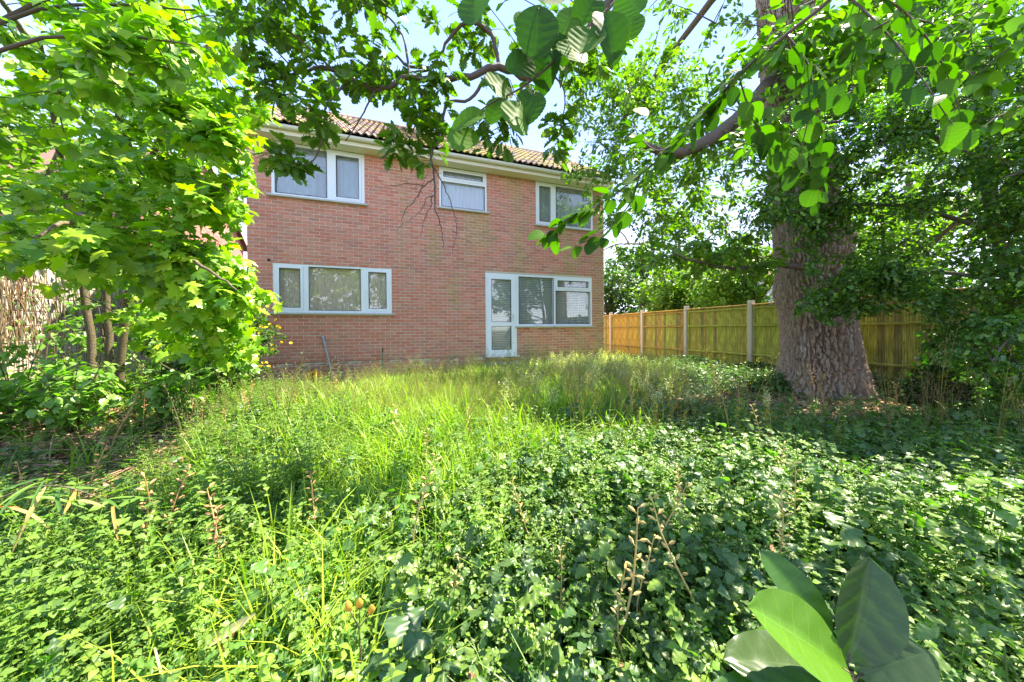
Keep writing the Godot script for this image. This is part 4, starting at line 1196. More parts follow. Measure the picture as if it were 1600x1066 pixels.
func leafy_tree(called: String, label: String, base: Vector3, h: float, r: float, blobs: Array, size: float, pal: Array, n: int = 16, group: String = "") -> void:
	var t := thing(called, label, "tree" if h > 3 else "shrub", base, group)
	var wood := MB.new(); var nodes := []
	limb(t, "trunk", wood, nodes, [Vector3(0, -0.1, 0), Vector3(R(-0.1, 0.1), h * 0.4, R(-0.1, 0.1)), Vector3(R(-0.3, 0.3), h * 0.85, R(-0.2, 0.2))], r, r * 0.4, near_bark, 5, 8)
	for k in 5:
		var a := TAU * k / 5.0 + R(-0.4, 0.4)
		limb(t, "limb", wood, nodes, [Vector3(0, h * R(0.3, 0.5), 0), Vector3(cos(a) * h * 0.16, h * R(0.55, 0.65), sin(a) * h * 0.16), Vector3(cos(a) * h * 0.28, h * R(0.7, 0.85), sin(a) * h * 0.28)], r * 0.5, r * 0.15, near_bark, 4, 6)
	var xf := crown(wood, nodes, blobs, {"n": n, "size": size, "shell": 0.45, "reach": 0.6, "loose": 1.6, "tilt": 0.8})
	obj("twigs", wood.mesh(), twig_bark, t).set_meta("kind", "stuff")
	leaves(t, "leaf", "foliage", leaf_shapes.round, xf, pal, [Color(0.85, 1.0, 0.2), 0.42, 0.5], 0)

func build_back_trees() -> void:
	var bright := [Color(0.19, 0.33, 0.04), Color(0.25, 0.38, 0.05), Color(0.15, 0.27, 0.04)]
	var mid := [Color(0.13, 0.24, 0.04), Color(0.17, 0.29, 0.04), Color(0.10, 0.19, 0.035)]
	var dark := [Color(0.065, 0.13, 0.035), Color(0.09, 0.17, 0.035), Color(0.055, 0.11, 0.03)]
	var B := func(l: Array) -> Array: return l
	leafy_tree("garden_tree", "dense dark leafed tree behind the fence next to the house corner", Vector3(4.6, 0, -15.2), 4.2, 0.12, [[Vector3(0, 2.6, 0), Vector3(1.6, 1.7, 1.0), 260], [Vector3(0.6, 1.2, 0), Vector3(1.8, 0.9, 0.9), 120]], 0.13, dark)
	leafy_tree("garden_tree", "bright leafed tree behind the fence between the house and the oak", Vector3(6.6, 0, -12.8), 4.0, 0.12, [[Vector3(0, 2.5, 0), Vector3(1.7, 1.3, 1.0), 290], [Vector3(0.8, 1.9, 0.2), Vector3(1.8, 0.8, 0.9), 160]], 0.12, bright)
	leafy_tree("garden_tree", "yellow green tree leaning over the fence just before the oak trunk", Vector3(7.6, 0, -10.2), 4.6, 0.13, [[Vector3(-0.4, 2.8, 0), Vector3(1.6, 1.3, 1.0), 250], [Vector3(-0.7, 2.0, 0.1), Vector3(1.1, 0.7, 0.8), 110]], 0.11, bright)
	leafy_tree("garden_tree", "mid green tree behind the fence, seen past the oak's other side", Vector3(9.6, 0, -8.2), 5.2, 0.15, [[Vector3(-0.6, 3.2, 0), Vector3(1.9, 1.6, 1.2), 190], [Vector3(-1.2, 1.9, 0.3), Vector3(1.3, 0.9, 0.9), 90]], 0.11, bright)
	leafy_tree("garden_tree", "tall tree behind the fence and the holly", Vector3(10.4, 0, -5.6), 6.5, 0.18, [[Vector3(-0.6, 4.4, 0), Vector3(2.2, 1.9, 1.4), 200], [Vector3(-0.9, 2.5, 0.4), Vector3(1.8, 1.1, 1.0), 130]], 0.11, mid)
	leafy_tree("garden_tree", "tall hazy green tree far beyond the pale rendered house", Vector3(9.0, 0, -22.0), 8.0, 0.25, [[Vector3(0, 5.2, 0), Vector3(3.0, 2.4, 2.0), 220], [Vector3(1, 3.0, 0), Vector3(3.2, 1.5, 2.0), 120]], 0.20, mid)
	leafy_tree("garden_tree", "rounded dark tree far behind the house wall's top corner", Vector3(16.5, 0, -13.0), 8.5, 0.25, [[Vector3(0, 5.6, 0), Vector3(3.0, 2.6, 2.0), 220], [Vector3(0, 3.0, 0), Vector3(3.0, 1.5, 2.0), 120]], 0.19, mid)
	leafy_tree("garden_tree", "leafy tree beyond the block wall behind the maple", Vector3(-8.9, 0, -5.4), 5.5, 0.15, [[Vector3(0.3, 3.6, 0), Vector3(1.4, 1.7, 1.3), 170], [Vector3(-0.4, 5.0, 0.3), Vector3(1.6, 1.2, 1.2), 110]], 0.12, bright)
	# bare branches of a tree beyond the house
	var d := thing("bare_tree", "leafless reddish branches showing above the trees beside the house corner", "tree", Vector3(8.2, 0, -16.5))
	var wood := MB.new(); var nodes := []
	limb(d, "trunk", wood, nodes, [Vector3(0.6, 0, 0), Vector3(0.5, 3.0, 0), Vector3(0.4, 5.6, 0)], 0.14, 0.05, near_bark)
	for l in [[[Vector3(0.45, 5.0, 0), Vector3(-0.8, 5.45, 0.3), Vector3(-1.8, 5.35, 0.4), Vector3(-3.0, 5.30, 0.4), Vector3(-4.0, 4.75, 0.4)], 0.07, 0.02], [[Vector3(-2.3, 5.4, 0.4), Vector3(-2.7, 5.93, 0.4), Vector3(-3.4, 6.16, 0.4), Vector3(-3.9, 6.26, 0.4)], 0.04, 0.012], [[Vector3(-0.8, 5.45, 0.3), Vector3(-1.2, 6.0, 0.3), Vector3(-1.9, 6.2, 0.3)], 0.035, 0.01], [[Vector3(0.45, 5.4, 0), Vector3(1.2, 6.3, 0), Vector3(1.6, 7.0, 0)], 0.04, 0.012]]:
		limb(d, "limb", wood, nodes, l[0], l[1], l[2], near_bark, 5, 7)
	# trees behind the camera: only the window panes show them
	leafy_tree("garden_tree", "tall tree at the garden's end, mirrored in the window panes", Vector3(-3.5, 0, 14.0), 8.0, 0.25, [[Vector3(0, 5.4, 0), Vector3(2.8, 2.2, 1.6), 130], [Vector3(0, 2.6, 0), Vector3(2.4, 1.6, 1.4), 80]], 0.22, mid, 14)
	leafy_tree("garden_tree", "broad tree at the garden's end, mirrored in the downstairs panes", Vector3(4.5, 0, 16.0), 7.0, 0.25, [[Vector3(0, 4.6, 0), Vector3(3.2, 1.9, 1.6), 130], [Vector3(0, 2.0, 0), Vector3(3.0, 1.5, 1.4), 90]], 0.22, bright, 14)

# ------------------------------------------------------------------ shrubs and near plants
func build_shrubs() -> void:
	# shrub with yellow flowers at the house's left corner
	var t := thing("flowering_shrub", "rounded shrub with small yellow flowers at the house corner beside the maple", "shrub", Vector3(-5.2, 0, -5.5))
	var wood := MB.new(); var nodes := []
	for k in 9:
		var a := TAU * k / 9.0
		limb(t, "stem", wood, nodes, [Vector3(cos(a) * 0.1, -0.05, sin(a) * 0.1), Vector3(cos(a) * 0.3, 0.7, sin(a) * 0.3), Vector3(cos(a) * 0.65, R(1.2, 1.6), sin(a) * 0.5)], 0.014, 0.004, twig_bark, 4, 5)
	var xf := crown(wood, nodes, [[Vector3(0.1, 1.0, 0), Vector3(1.0, 0.75, 0.8), 260], [Vector3(0.35, 0.55, 0.4), Vector3(0.8, 0.5, 0.5), 120], [Vector3(-0.3, 1.6, -0.1), Vector3(0.8, 0.55, 0.6), 110], [Vector3(0.75, 0.9, 0.1), Vector3(0.35, 0.75, 0.4), 70]], {"n": 20, "size": 0.052, "shell": 0.35, "reach": 0.3, "loose": 1.0, "tilt": 0.8})
	obj("twigs", wood.mesh(), twig_bark, t).set_meta("kind", "stuff")
	leaves(t, "leaf", "foliage", leaf_shapes.small, xf, [Color(0.075, 0.15, 0.03), Color(0.10, 0.20, 0.035), Color(0.06, 0.12, 0.03), Color(0.14, 0.23, 0.04)], [Color(0.8, 1.0, 0.2), 0.42, 0.5], 0)
	var fl := MB.new()
	for k in 5:
		var x := leaf_xf(Vector3.ZERO, Vector3(cos(TAU * k / 5.0), 0.25, sin(TAU * k / 5.0)), Vector3.UP, 1.0)
		fl.put(petal(), x)
	fl.tube([Vector3.ZERO, Vector3(0, 0.25, 0)], [0.16, 0.10], 6, Color(0.9, 0.7, 0.3), true)
	var fm := leaf_mat(lin(0.85, 0.68, 0.02), Color(1.0, 0.9, 0.1), 0.6)
	var fmesh := fl.mesh()
	for i in 90:
		var a := R(-0.4, PI + 0.3)
		var e := R(-0.2, 1.3)
		var p := Vector3(0.2 + cos(a) * cos(e) * 1.08, 1.02 + sin(e) * 0.85, sin(a) * cos(e) * 0.85)
		if i > 45: p = Vector3(R(0.75, 1.15), R(0.5, 1.6), R(-0.1, 0.5))
		obj("flower", fmesh, fm, t, leaf_xf(p, RV(1.0), Vector3(0.1, 0.6, 0.8) + RV(0.4), R(0.022, 0.036)))
	# low leafy shrubs along the left
	var spots := [
		[Vector3(-3.9, 0, -3.6), 0.62, "low shrub with pale sunlit leaves in front of the flowering shrub"],
		[Vector3(-4.6, 0, -3.35), 0.8, "leafy sapling shrub at the foot of the maple trunks"],
		[Vector3(-5.5, 0, -3.55), 0.95, "broad leafed shrub between the block wall and the maple"],
		[Vector3(-4.9, 0, -3.0), 0.6, "shrub with drooping leaves at the picture's left edge by the bare soil"],
		[Vector3(-6.0, 0, -4.75), 1.5, "tall pale green shrub between the maple trunks and the block wall"],
		[Vector3(-5.0, 0, -4.95), 1.5, "tall leafy shrub just behind the maple trunks"],
		[Vector3(-4.3, 0, -4.8), 0.9, "bushy shrub growing against the house's near corner"],
	]
	for s in spots:
		var q := thing("leafy_shrub", s[2], "shrub", s[0], "low shrubs along the block wall")
		var w := MB.new(); var nd := []
		for k in 7:
			var a := TAU * k / 7.0 + R(-0.3, 0.3)
			limb(q, "stem", w, nd, [Vector3(0, -0.05, 0), Vector3(cos(a) * 0.1, s[1] * 0.5, sin(a) * 0.1), Vector3(cos(a) * 0.3 * s[1] + 0.05, s[1] * R(0.8, 1.1), sin(a) * 0.3 * s[1])], 0.009, 0.003, green_bark, 4, 5)
		var lx := crown(w, nd, [[Vector3(0, s[1] * 0.6, 0), Vector3(0.5, 0.5, 0.45) * s[1], 60 if s[1] < 1.2 else 90]], {"n": 9, "size": 0.095, "shell": 0.4, "reach": 0.25, "tilt": 0.5})
		obj("twigs", w.mesh(), green_bark, q).set_meta("kind", "stuff")
		leaves(q, "leaf", "foliage", leaf_shapes.small, lx, [Color(0.20, 0.36, 0.07), Color(0.26, 0.42, 0.08), Color(0.16, 0.30, 0.06)], [Color(0.8, 1.0, 0.25), 0.33, 0.5], 80)
	# ivy at the foot of the fence
	for s in [[Vector3(4.6, 0, -8.2), 1.5, 0.35, "mound of dark ivy at the foot of the far fence panels"], [Vector3(5.35, 0, -6.9), 0.9, 0.28, "low dark ivy below the fence just beside the oak trunk"], [Vector3(6.0, 0, -3.9), 0.9, 1.3, "tall ivy climbing the fence below the holly"]]:
		var q := thing("ivy_mound", s[3], "ivy", s[0], "ivy along the fence")
		var lx := []; var w := MB.new()
		for i in 1500:
			var a := R(0, TAU); var r := sqrt(rng.randf())
			var along = Vector3(-0.2922, 0, -0.9563) * cos(a) * r * s[1] + Vector3(-0.9563, 0, 0.2922) * sin(a) * r * 0.45
			var h: float = s[2] * (1.0 - r * r) * R(0.6, 1.05)
			lx.append(leaf_xf(along + Vector3(0, h + 0.05, 0), RV(1.0) + Vector3(0, -0.4, 0), Vector3.UP + RV(0.6), R(0.06, 0.10)))
			if i % 12 == 0: w.tube([along, along + Vector3(R(-0.1, 0.1), h * 0.6, R(-0.1, 0.1)), along + Vector3(R(-0.15, 0.15), h, R(-0.15, 0.15))], [0.005, 0.004, 0.002], 3)
		obj("stems", w.mesh(), twig_bark, q).set_meta("kind", "stuff")
		leaves(q, "leaf", "foliage", [leaf_shapes.ivy], lx, [Color(0.05, 0.11, 0.035), Color(0.07, 0.14, 0.04), Color(0.04, 0.085, 0.035)], [Color(0.7, 1.0, 0.25), 0.30, 0.5], 0)

func petal() -> MB: return strip_leaf([0.05, 0.30, 0.42, 0.34, 0.0], 1, 0.2, -0.1)

func build_hazel() -> void:
	var alb := vein_tex(8.0, 0.16)
	var tones := []
	for c in [Color(0.085, 0.20, 0.022), Color(0.115, 0.25, 0.026), Color(0.06, 0.15, 0.026), Color(0.135, 0.28, 0.028)]:
		var m := leaf_mat((c as Color * 1.15).linear_to_srgb(), Color(0.80, 1.0, 0.10), 0.55, 0.28)
		m.albedo_texture = alb
		tones.append(m)
	# the cluster that hangs just before the lens, top middle
	var t := thing("hazel_spray", "spray of large round backlit hazel leaves hanging against the sky and roof", "branch")
	var stem := MB.new()
	var sp := curve([Vector3(0.50, 2.25, -0.80), Vector3(0.323, 1.96, -0.75), Vector3(0.23, 1.83, -0.72), Vector3(0.15, 1.74, -0.70), Vector3(0.08, 1.66, -0.68), Vector3(0.02, 1.60, -0.66), Vector3(-0.04, 1.57, -0.66), Vector3(-0.09, 1.55, -0.68)], 5)
	stem.tube(sp, taper(sp.size(), 0.0045, 0.0012), 6)
	obj("stem", stem.mesh(), twig_bark, t)
	for l in [
		[Vector3(-0.063, 1.757, -0.62), Vector3(-0.062, 1.664, -0.60), 0.079], [Vector3(0.058, 1.75, -0.64), Vector3(0.048, 1.638, -0.62), 0.079], [Vector3(0.045, 1.79, -0.70), Vector3(0.017, 1.752, -0.68), 0.056], [Vector3(0.081, 1.706, -0.70), Vector3(0.068, 1.62, -0.68), 0.062],
		[Vector3(0.046, 1.655, -0.66), Vector3(-0.006, 1.632, -0.64), 0.074], [Vector3(-0.006, 1.622, -0.66), Vector3(-0.045, 1.574, -0.64), 0.069], [Vector3(0.049, 1.58, -0.64), Vector3(0.027, 1.509, -0.62), 0.056], [Vector3(0.019, 1.544, -0.62), Vector3(0.0, 1.461, -0.60), 0.069],
		[Vector3(-0.053, 1.547, -0.66), Vector3(-0.12, 1.519, -0.64), 0.048], [Vector3(-0.086, 1.523, -0.66), Vector3(-0.113, 1.456, -0.64), 0.066], [Vector3(-0.02, 1.595, -0.68), Vector3(-0.042, 1.536, -0.66), 0.041], [Vector3(0.112, 1.762, -0.70), Vector3(0.116, 1.68, -0.68), 0.067],
		[Vector3(0.121, 1.70, -0.66), Vector3(0.134, 1.622, -0.64), 0.069], [Vector3(0.089, 1.733, -0.72), Vector3(0.112, 1.675, -0.70), 0.052], [Vector3(0.15, 1.668, -0.60), Vector3(0.125, 1.592, -0.58), 0.072], [Vector3(0.174, 1.692, -0.60), Vector3(0.197, 1.603, -0.58), 0.07],
		[Vector3(0.132, 1.765, -0.66), Vector3(0.11, 1.698, -0.64), 0.061], [Vector3(0.178, 1.785, -0.66), Vector3(0.134, 1.726, -0.64), 0.066], [Vector3(0.231, 1.799, -0.66), Vector3(0.262, 1.722, -0.64), 0.066], [Vector3(0.098, 1.848, -0.70), Vector3(0.068, 1.78, -0.68), 0.07], [Vector3(0.0, 1.86, -0.72), Vector3(-0.014, 1.792, -0.70), 0.063], [Vector3(0.266, 1.793, -0.70), Vector3(0.252, 1.722, -0.68), 0.05],
	]:
		var dir: Vector3 = l[1] - l[0]
		var to_eye: Vector3 = (EYE - l[0]).normalized()
		var up := Vector3(R(-0.3, 0.3), 0.35, 0.9 if rng.randf() < 0.6 else -0.9) + to_eye * 0.2 + RV(0.25)
		var s := dir.length()
		obj("leaf", leaf_shapes.hazel[rng.randi() % 3], tones[rng.randi() % 4], t, leaf_xf(l[0], dir, up, s, clampf(l[2] / s, 0.8, 1.3)))
		var near_pt: Vector3 = sp[0]
		for q in sp:
			if (q as Vector3).distance_squared_to(l[0]) < near_pt.distance_squared_to(l[0]): near_pt = q
		var b := MB.new()
		b.tube([near_pt, near_pt.lerp(l[0], 0.5) + Vector3(0, 0.008, 0), l[0], l[0] + dir * 0.1], [0.0011, 0.0010, 0.0009, 0.0007], 4)
		obj("leaf_stalk", b.mesh(), green_bark, t)
	# the long bough on the right
	t = thing("hazel_bough", "long thin hazel bough with toothed leaves reaching down from the oak to the upstairs window", "branch")
	var bough := [
		[[Vector3(1.08, 2.30, -0.92), Vector3(1.01, 2.18, -0.95), Vector3(0.99, 2.12, -1.0), Vector3(0.90, 2.06, -1.05), Vector3(0.78, 1.97, -1.10), Vector3(0.735, 1.915, -1.15), Vector3(0.62, 1.80, -1.20), Vector3(0.50, 1.70, -1.25), Vector3(0.34, 1.60, -1.30), Vector3(0.24, 1.57, -1.35), Vector3(0.16, 1.50, -1.38)], 0.007, 0.0015, 60, 0.3],
		[[Vector3(0.90, 2.06, -1.05), Vector3(0.98, 1.94, -1.05), Vector3(0.97, 1.78, -1.05), Vector3(0.93, 1.63, -1.05)], 0.0035, 0.001, 20, 0.1],
		[[Vector3(1.02, 2.16, -1.0), Vector3(1.06, 1.96, -0.92), Vector3(1.10, 1.82, -0.88), Vector3(1.17, 1.66, -0.86)], 0.0035, 0.001, 16, 0.1],
		[[Vector3(0.78, 1.97, -1.10), Vector3(0.87, 1.84, -1.15), Vector3(0.95, 1.74, -1.15)], 0.003, 0.001, 16, 0.15],
		[[Vector3(0.62, 1.80, -1.20), Vector3(0.56, 1.78, -1.22), Vector3(0.50, 1.85, -1.25), Vector3(0.47, 1.93, -1.25)], 0.003, 0.001, 10, 0.2],
		[[Vector3(1.06, 1.96, -0.90), Vector3(1.02, 1.94, -0.95), Vector3(1.04, 1.82, -0.98)], 0.003, 0.001, 10, 0.2],
		[[Vector3(0.50, 1.70, -1.25), Vector3(0.48, 1.61, -1.30), Vector3(0.38, 1.51, -1.35), Vector3(0.28, 1.47, -1.38)], 0.003, 0.001, 16, 0.1],
		[[Vector3(1.02, 2.16, -1.0), Vector3(1.2, 2.1, -1.0), Vector3(1.4, 1.98, -1.05), Vector3(1.55, 1.8, -1.1)], 0.004, 0.001, 22, 0.1],
		[[Vector3(0.90, 2.06, -1.05), Vector3(1.1, 1.95, -1.2), Vector3(1.25, 1.8, -1.3), Vector3(1.3, 1.66, -1.35)], 0.003, 0.001, 20, 0.1],
	]
	var count := 0
	for l in bough:
		var p := curve(l[0], 5)
		var b := MB.new()
		b.tube(p, taper(p.size(), l[1], l[2]), 6)
		obj("stem", b.mesh(), twig_bark, t)
		for k in l[3]:
			var u: float = lerpf(l[4], 1.0, (k + R(0.0, 0.8)) / l[3]) * (p.size() - 1)
			var i := mini(int(u), p.size() - 2)
			var at: Vector3 = p[i].lerp(p[i + 1], u - i)
			var td: Vector3 = (p[i + 1] - p[i]).normalized()
			var side := td.cross(Vector3(0.1, 0.3, 1)).normalized() * (1.0 if k % 2 else -1.0)
			var dir := (td * R(0.5, 1.2) + side * R(0.2, 0.8) + Vector3(R(-0.5, 0.2), R(-0.8, 0.0), R(-0.3, 0.3))).normalized()
			var s := R(0.040, 0.078)
			var start := at + dir * R(0.010, 0.035) + RV(0.012)
			var st := MB.new()
			st.tube([at, start, start + dir * s * 0.1], [0.0010, 0.0009, 0.0006], 3)
			var leaf := obj("leaf", leaf_shapes.hazel[count % 3], tones[rng.randi() % 4], t, leaf_xf(start, dir, Vector3(R(-0.5, 0.5), 0.8, R(-0.2, 0.9)), s, R(0.85, 1.1)))
			obj("leaf_stalk", st.mesh(), green_bark, t)
			count += 1

func build_laurel() -> void:
	var t := thing("laurel_shrub", "young shrub with large glossy oval leaves rising from the ground cover by the lens", "shrub", Vector3(0.50, 0, -0.47))
	var b := MB.new()
	var o := Vector3(0.50, 0, -0.47)
	b.tube(curve([Vector3(0.02, -0.02, 0.02), Vector3(0.01, 0.3, 0.01), Vector3(0, 0.54, 0), Vector3(-0.002, 0.60, 0)], 4), taper(13, 0.007, 0.004), 8)
	obj("stem", b.mesh(), green_bark, t)
	var w := []
	for i in 17:
		var q := i / 16.0
		w.append(0.5 * pow(sin(PI * pow(q, 1.35)), 0.52) if i < 16 else 0.0)
	w[0] = 0.03
	var shapes := [strip_leaf(w, 4, 0.20, 0.10, 0.016, 4.0).mesh(), strip_leaf(w, 4, 0.10, 0.16, 0.036, 4.5).mesh(), strip_leaf(w, 4, 0.35, 0.05, 0.028, 4.5).mesh()]
	var alb := vein_tex(7.0, 0.12)
	var make := func(c: Color, rough: float) -> StandardMaterial3D:
		var m := leaf_mat(c.linear_to_srgb(), Color(0.75, 1.0, 0.12), rough)
		m.albedo_texture = alb
		return m
	var young: StandardMaterial3D = make.call(Color(0.17, 0.38, 0.03), 0.40)
	var old: StandardMaterial3D = make.call(Color(0.12, 0.19, 0.085), 0.25)
	var dark: StandardMaterial3D = make.call(Color(0.07, 0.18, 0.03), 0.30)
	for l in [
		[Vector3(0.50, 0.62, -0.50), Vector3(0.447, 0.71, -0.57), 0.060, dark, 0, Vector3(0.1, 0.5, 0.9), "dark upright leaf behind the bright one"],
		[Vector3(0.485, 0.605, -0.46), Vector3(0.342, 0.722, -0.44), 0.098, young, 0, Vector3(0.35, 0.7, 0.6), "bright yellow green young leaf"],
		[Vector3(0.503, 0.60, -0.48), Vector3(0.565, 0.742, -0.50), 0.082, old, 2, Vector3(-0.25, 0.35, 0.9), "upright leaf with silvery sheen"],
		[Vector3(0.49, 0.592, -0.47), Vector3(0.312, 0.652, -0.45), 0.076, old, 1, Vector3(0.1, 0.9, 0.35), "spreading leaf with a silvery puckered half"],
		[Vector3(0.51, 0.59, -0.47), Vector3(0.575, 0.655, -0.44), 0.075, old, 1, Vector3(-0.3, 0.7, 0.6), ""],
		[Vector3(0.47, 0.585, -0.45), Vector3(0.255, 0.625, -0.42), 0.060, dark, 1, Vector3(0.1, 0.9, 0.3), ""],
		[Vector3(0.48, 0.575, -0.46), Vector3(0.47, 0.60, -0.36), 0.07, dark, 1, Vector3(0, 0.9, 0.2), ""],
		[Vector3(0.46, 0.61, -0.5), Vector3(0.37, 0.615, -0.50), 0.036, young, 0, Vector3(0.1, 0.9, 0.3), ""],
	]:
		var dir: Vector3 = l[1] - l[0]
		var s := dir.length()
		var leaf := obj("leaf", shapes[l[4]], l[3], t, leaf_xf(l[0] - o, dir, l[5], s, l[2] / s))
		if l[6]: leaf.set_meta("label", l[6])
		var st := MB.new()
		st.tube([Vector3(0, 0.575, 0), (l[0] - o).lerp(Vector3(0, 0.58, 0), 0.5), l[0] - o, l[0] - o + dir * 0.08], [0.0028, 0.0024, 0.002, 0.0014], 5)
		obj("leaf_stalk", st.mesh(), green_bark, t)

# ------------------------------------------------------------------ the overgrown garden
func blade(b: MB, p: Vector3, dir: Vector3, h: float, w: float, bend: float, col: Color, seg: int = 4) -> void:
	var side := Vector3(-dir.z, 0, dir.x) * w
	var first := b.v.size()
	for i in seg + 1:
		var t := float(i) / seg
		var q := p + Vector3(0, h * (t - 0.42 * bend * t * t), 0) + dir * h * bend * 0.75 * t * t
		var ww := 1.0 - t * t * 0.96
		b.add(q - side * ww, Vector3.UP, col); b.add(q + side * ww, Vector3.UP, col)
	for i in seg:
		var a := first + i * 2
		b.tri(a, a + 2, a + 3); b.tri(a, a + 3, a + 1)

func grass_clump(n: int, h0: float, h1: float, w: float, spread: float) -> MB:
	var b := MB.new()
	for i in n:
		var a := R(0, TAU)
		var d := Vector3(cos(a), 0, sin(a))
		var j := R(0.8, 1.2)
		blade(b, d * R(0, spread), d.rotated(Vector3.UP, R(-0.9, 0.9)), R(h0, h1), w * R(0.7, 1.3), R(0.2, 1.1), Color(j, j * R(0.95, 1.05), j))
	b.smooth()
	return b

func silver_leaf(droop: float, fold: float) -> MB:
	# toothed heart shaped leaf, silvery between the midrib and the margin
	var w := [0.10, 0.34, 0.40, 0.38, 0.46, 0.41, 0.46, 0.39, 0.42, 0.33, 0.34, 0.24, 0.23, 0.12, 0.0]
	var b := strip_leaf(w, 3, fold, droop, 0.014, 4.0, 0.05)
	for i in b.v.size():
		var t := b.uv[i].y; var s := absf(b.uv[i].x * 2.0 - 1.0)
		var g := 1.0 if s > 0.2 and s < 0.8 and t > 0.15 and t < 0.85 else 0.0
		b.c[i] = Color(1.0 + 0.5 * g, 1.0 + 0.36 * g, 1.0 + 0.8 * g)
	return b

func cover_plant(kind: int) -> MB:
	var b := MB.new()
	var cut := [0.03, 0.06, 0.22, 0.10, 0.13, 0.32, 0.15, 0.18, 0.42, 0.24, 0.22, 0.38, 0.22, 0.17, 0.25, 0.10, 0.0]
	if kind < 2:
		var shapes := [silver_leaf(0.3, 0.15), silver_leaf(0.15, 0.3), silver_leaf(0.45, -0.05)]
		for i in 5:
			var a := TAU * i / 5.0 + R(-0.5, 0.5)
			var d := Vector3(cos(a), 0, sin(a))
			var h := R(0.08, 0.30)
			var foot := d * R(0.0, 0.06)
			var top := foot + d * R(0.0, 0.09) + Vector3(0, h, 0)
			b.tube([foot, foot.lerp(top, 0.5) + RV(0.008), top], [0.0022, 0.0018, 0.0012], 3, Color(1.3, 1.1, 0.9))
			var pairs := 2 + int(h * 9.0)
			for p in pairs:
				var at := foot.lerp(top, (p + 1.0) / pairs)
				var g := a + p * 1.57 + R(-0.3, 0.3)
				var c := Color(1, 1, 1) * R(0.75, 1.25)
				for k in 2:
					var dd := Vector3(cos(g + PI * k), R(-0.35, 0.25), sin(g + PI * k))
					b.put(shapes[rng.randi() % 3], leaf_xf(at + dd * 0.012, dd, Vector3.UP + RV(0.35), R(0.030, 0.060) * (1.15 - 0.35 * p / pairs), R(0.85, 1.15)), c)
		return b
	var lobed := [strip_leaf(cut, 2, 0.22, 0.22, 0.0, 0.0, 0.10), strip_leaf(cut, 2, -0.10, 0.35, 0.0, 0.0, 0.14), strip_leaf(cut, 2, 0.05, 0.5, 0.0, 0.0, 0.10)]
	for i in (9 if kind == 2 else 6):
		var a := TAU * i / (9.0 if kind == 2 else 6.0) + R(-0.4, 0.4)
		var d := Vector3(cos(a), 0, sin(a))
		var tip := d * R(0.02, 0.13) + Vector3(0, R(0.05, 0.27), 0)
		var c := Color(1, 1, 1) * R(0.8, 1.25)
		b.tube([Vector3.ZERO, tip * Vector3(0.3, 0.6, 0.3), tip], [0.0022, 0.0018, 0.0014], 3, c)
		for k in (1 if kind == 2 else 3):
			var dd := d.rotated(Vector3.UP, [0.0, 1.2, -1.2][k])
			b.put(lobed[rng.randi() % 3], leaf_xf(tip + dd * 0.006, dd + Vector3(0, R(-0.55, 0.35), 0), Vector3.UP + RV(0.45), R(0.050, 0.105) * (1.0 if k == 0 else 0.75), R(0.85, 1.1)), c)
	return b

func weed(kind: int) -> MB:
	var b := MB.new()
	var leaf := strip_leaf([0.0, 0.20 if kind else 0.30, 0.28 if kind else 0.38, 0.18, 0.0], 1, 0.3, 0.2)
	for s in 7:
		var a := R(0, TAU)
		var base := Vector3(cos(a), 0, sin(a)) * R(0, 0.08)
		var h := R(0.10, 0.40)
		var lean := Vector3(R(-0.35, 0.35), 1, R(-0.35, 0.35)) * h
		var tone := Color(R(0.75, 1.1), R(0.85, 1.15), R(0.8, 1.6))
		b.tube([base, base + lean * 0.5 + RV(0.01), base + lean], [0.0016, 0.0013, 0.0008], 3, Color(1.0, 1.0, 0.8))
		var nodes := int(h / 0.030)
		for k in range(1, nodes + 1):
			var p := base + lean * (float(k) / nodes)
			for q in (4 if kind else 2):
				var g := TAU * q / (4.0 if kind else 2.0) + k * 1.57 + R(-0.3, 0.3)
				b.put(leaf, leaf_xf(p, Vector3(cos(g), R(-0.3, 0.6), sin(g)), Vector3.UP + RV(0.4), R(0.014, 0.034) * (1.2 - 0.5 * k / nodes), R(0.8, 1.2)), tone * R(0.85, 1.2))
	return b

func seed_grass() -> MB:
	var b := MB.new()
	for s in 5:
		var a := R(0, TAU)
		var d := Vector3(cos(a), 0, sin(a))
		var h := R(0.45, 0.75)
		var p := []
		for k in 5:
			var t := k / 4.0
			p.append(d * (0.02 + 0.10 * t * t * h * 2.0) + Vector3(0, h * t, 0))
		b.tube(p, [0.0016, 0.0014, 0.0012, 0.001, 0.0007], 3, Color(0.9, 1.0, 0.8))
		for k in 22:
			var t := R(0.70, 1.0)
			var i := mini(int(t * 4), 3)
			var q: Vector3 = p[i].lerp(p[i + 1], t * 4 - i)
			var g := R(0, TAU)
			var dd := Vector3(cos(g), R(0.2, 1.2), sin(g)).normalized()
			var l := R(0.008, 0.03) * (1.25 - t) * 3.0
			blade(b, q + dd * l, Vector3(cos(g), 0, sin(g)), 0.012, 0.0016, 0.5, Color(1.5, 1.25, 1.0), 2)
	b.smooth()
	return b

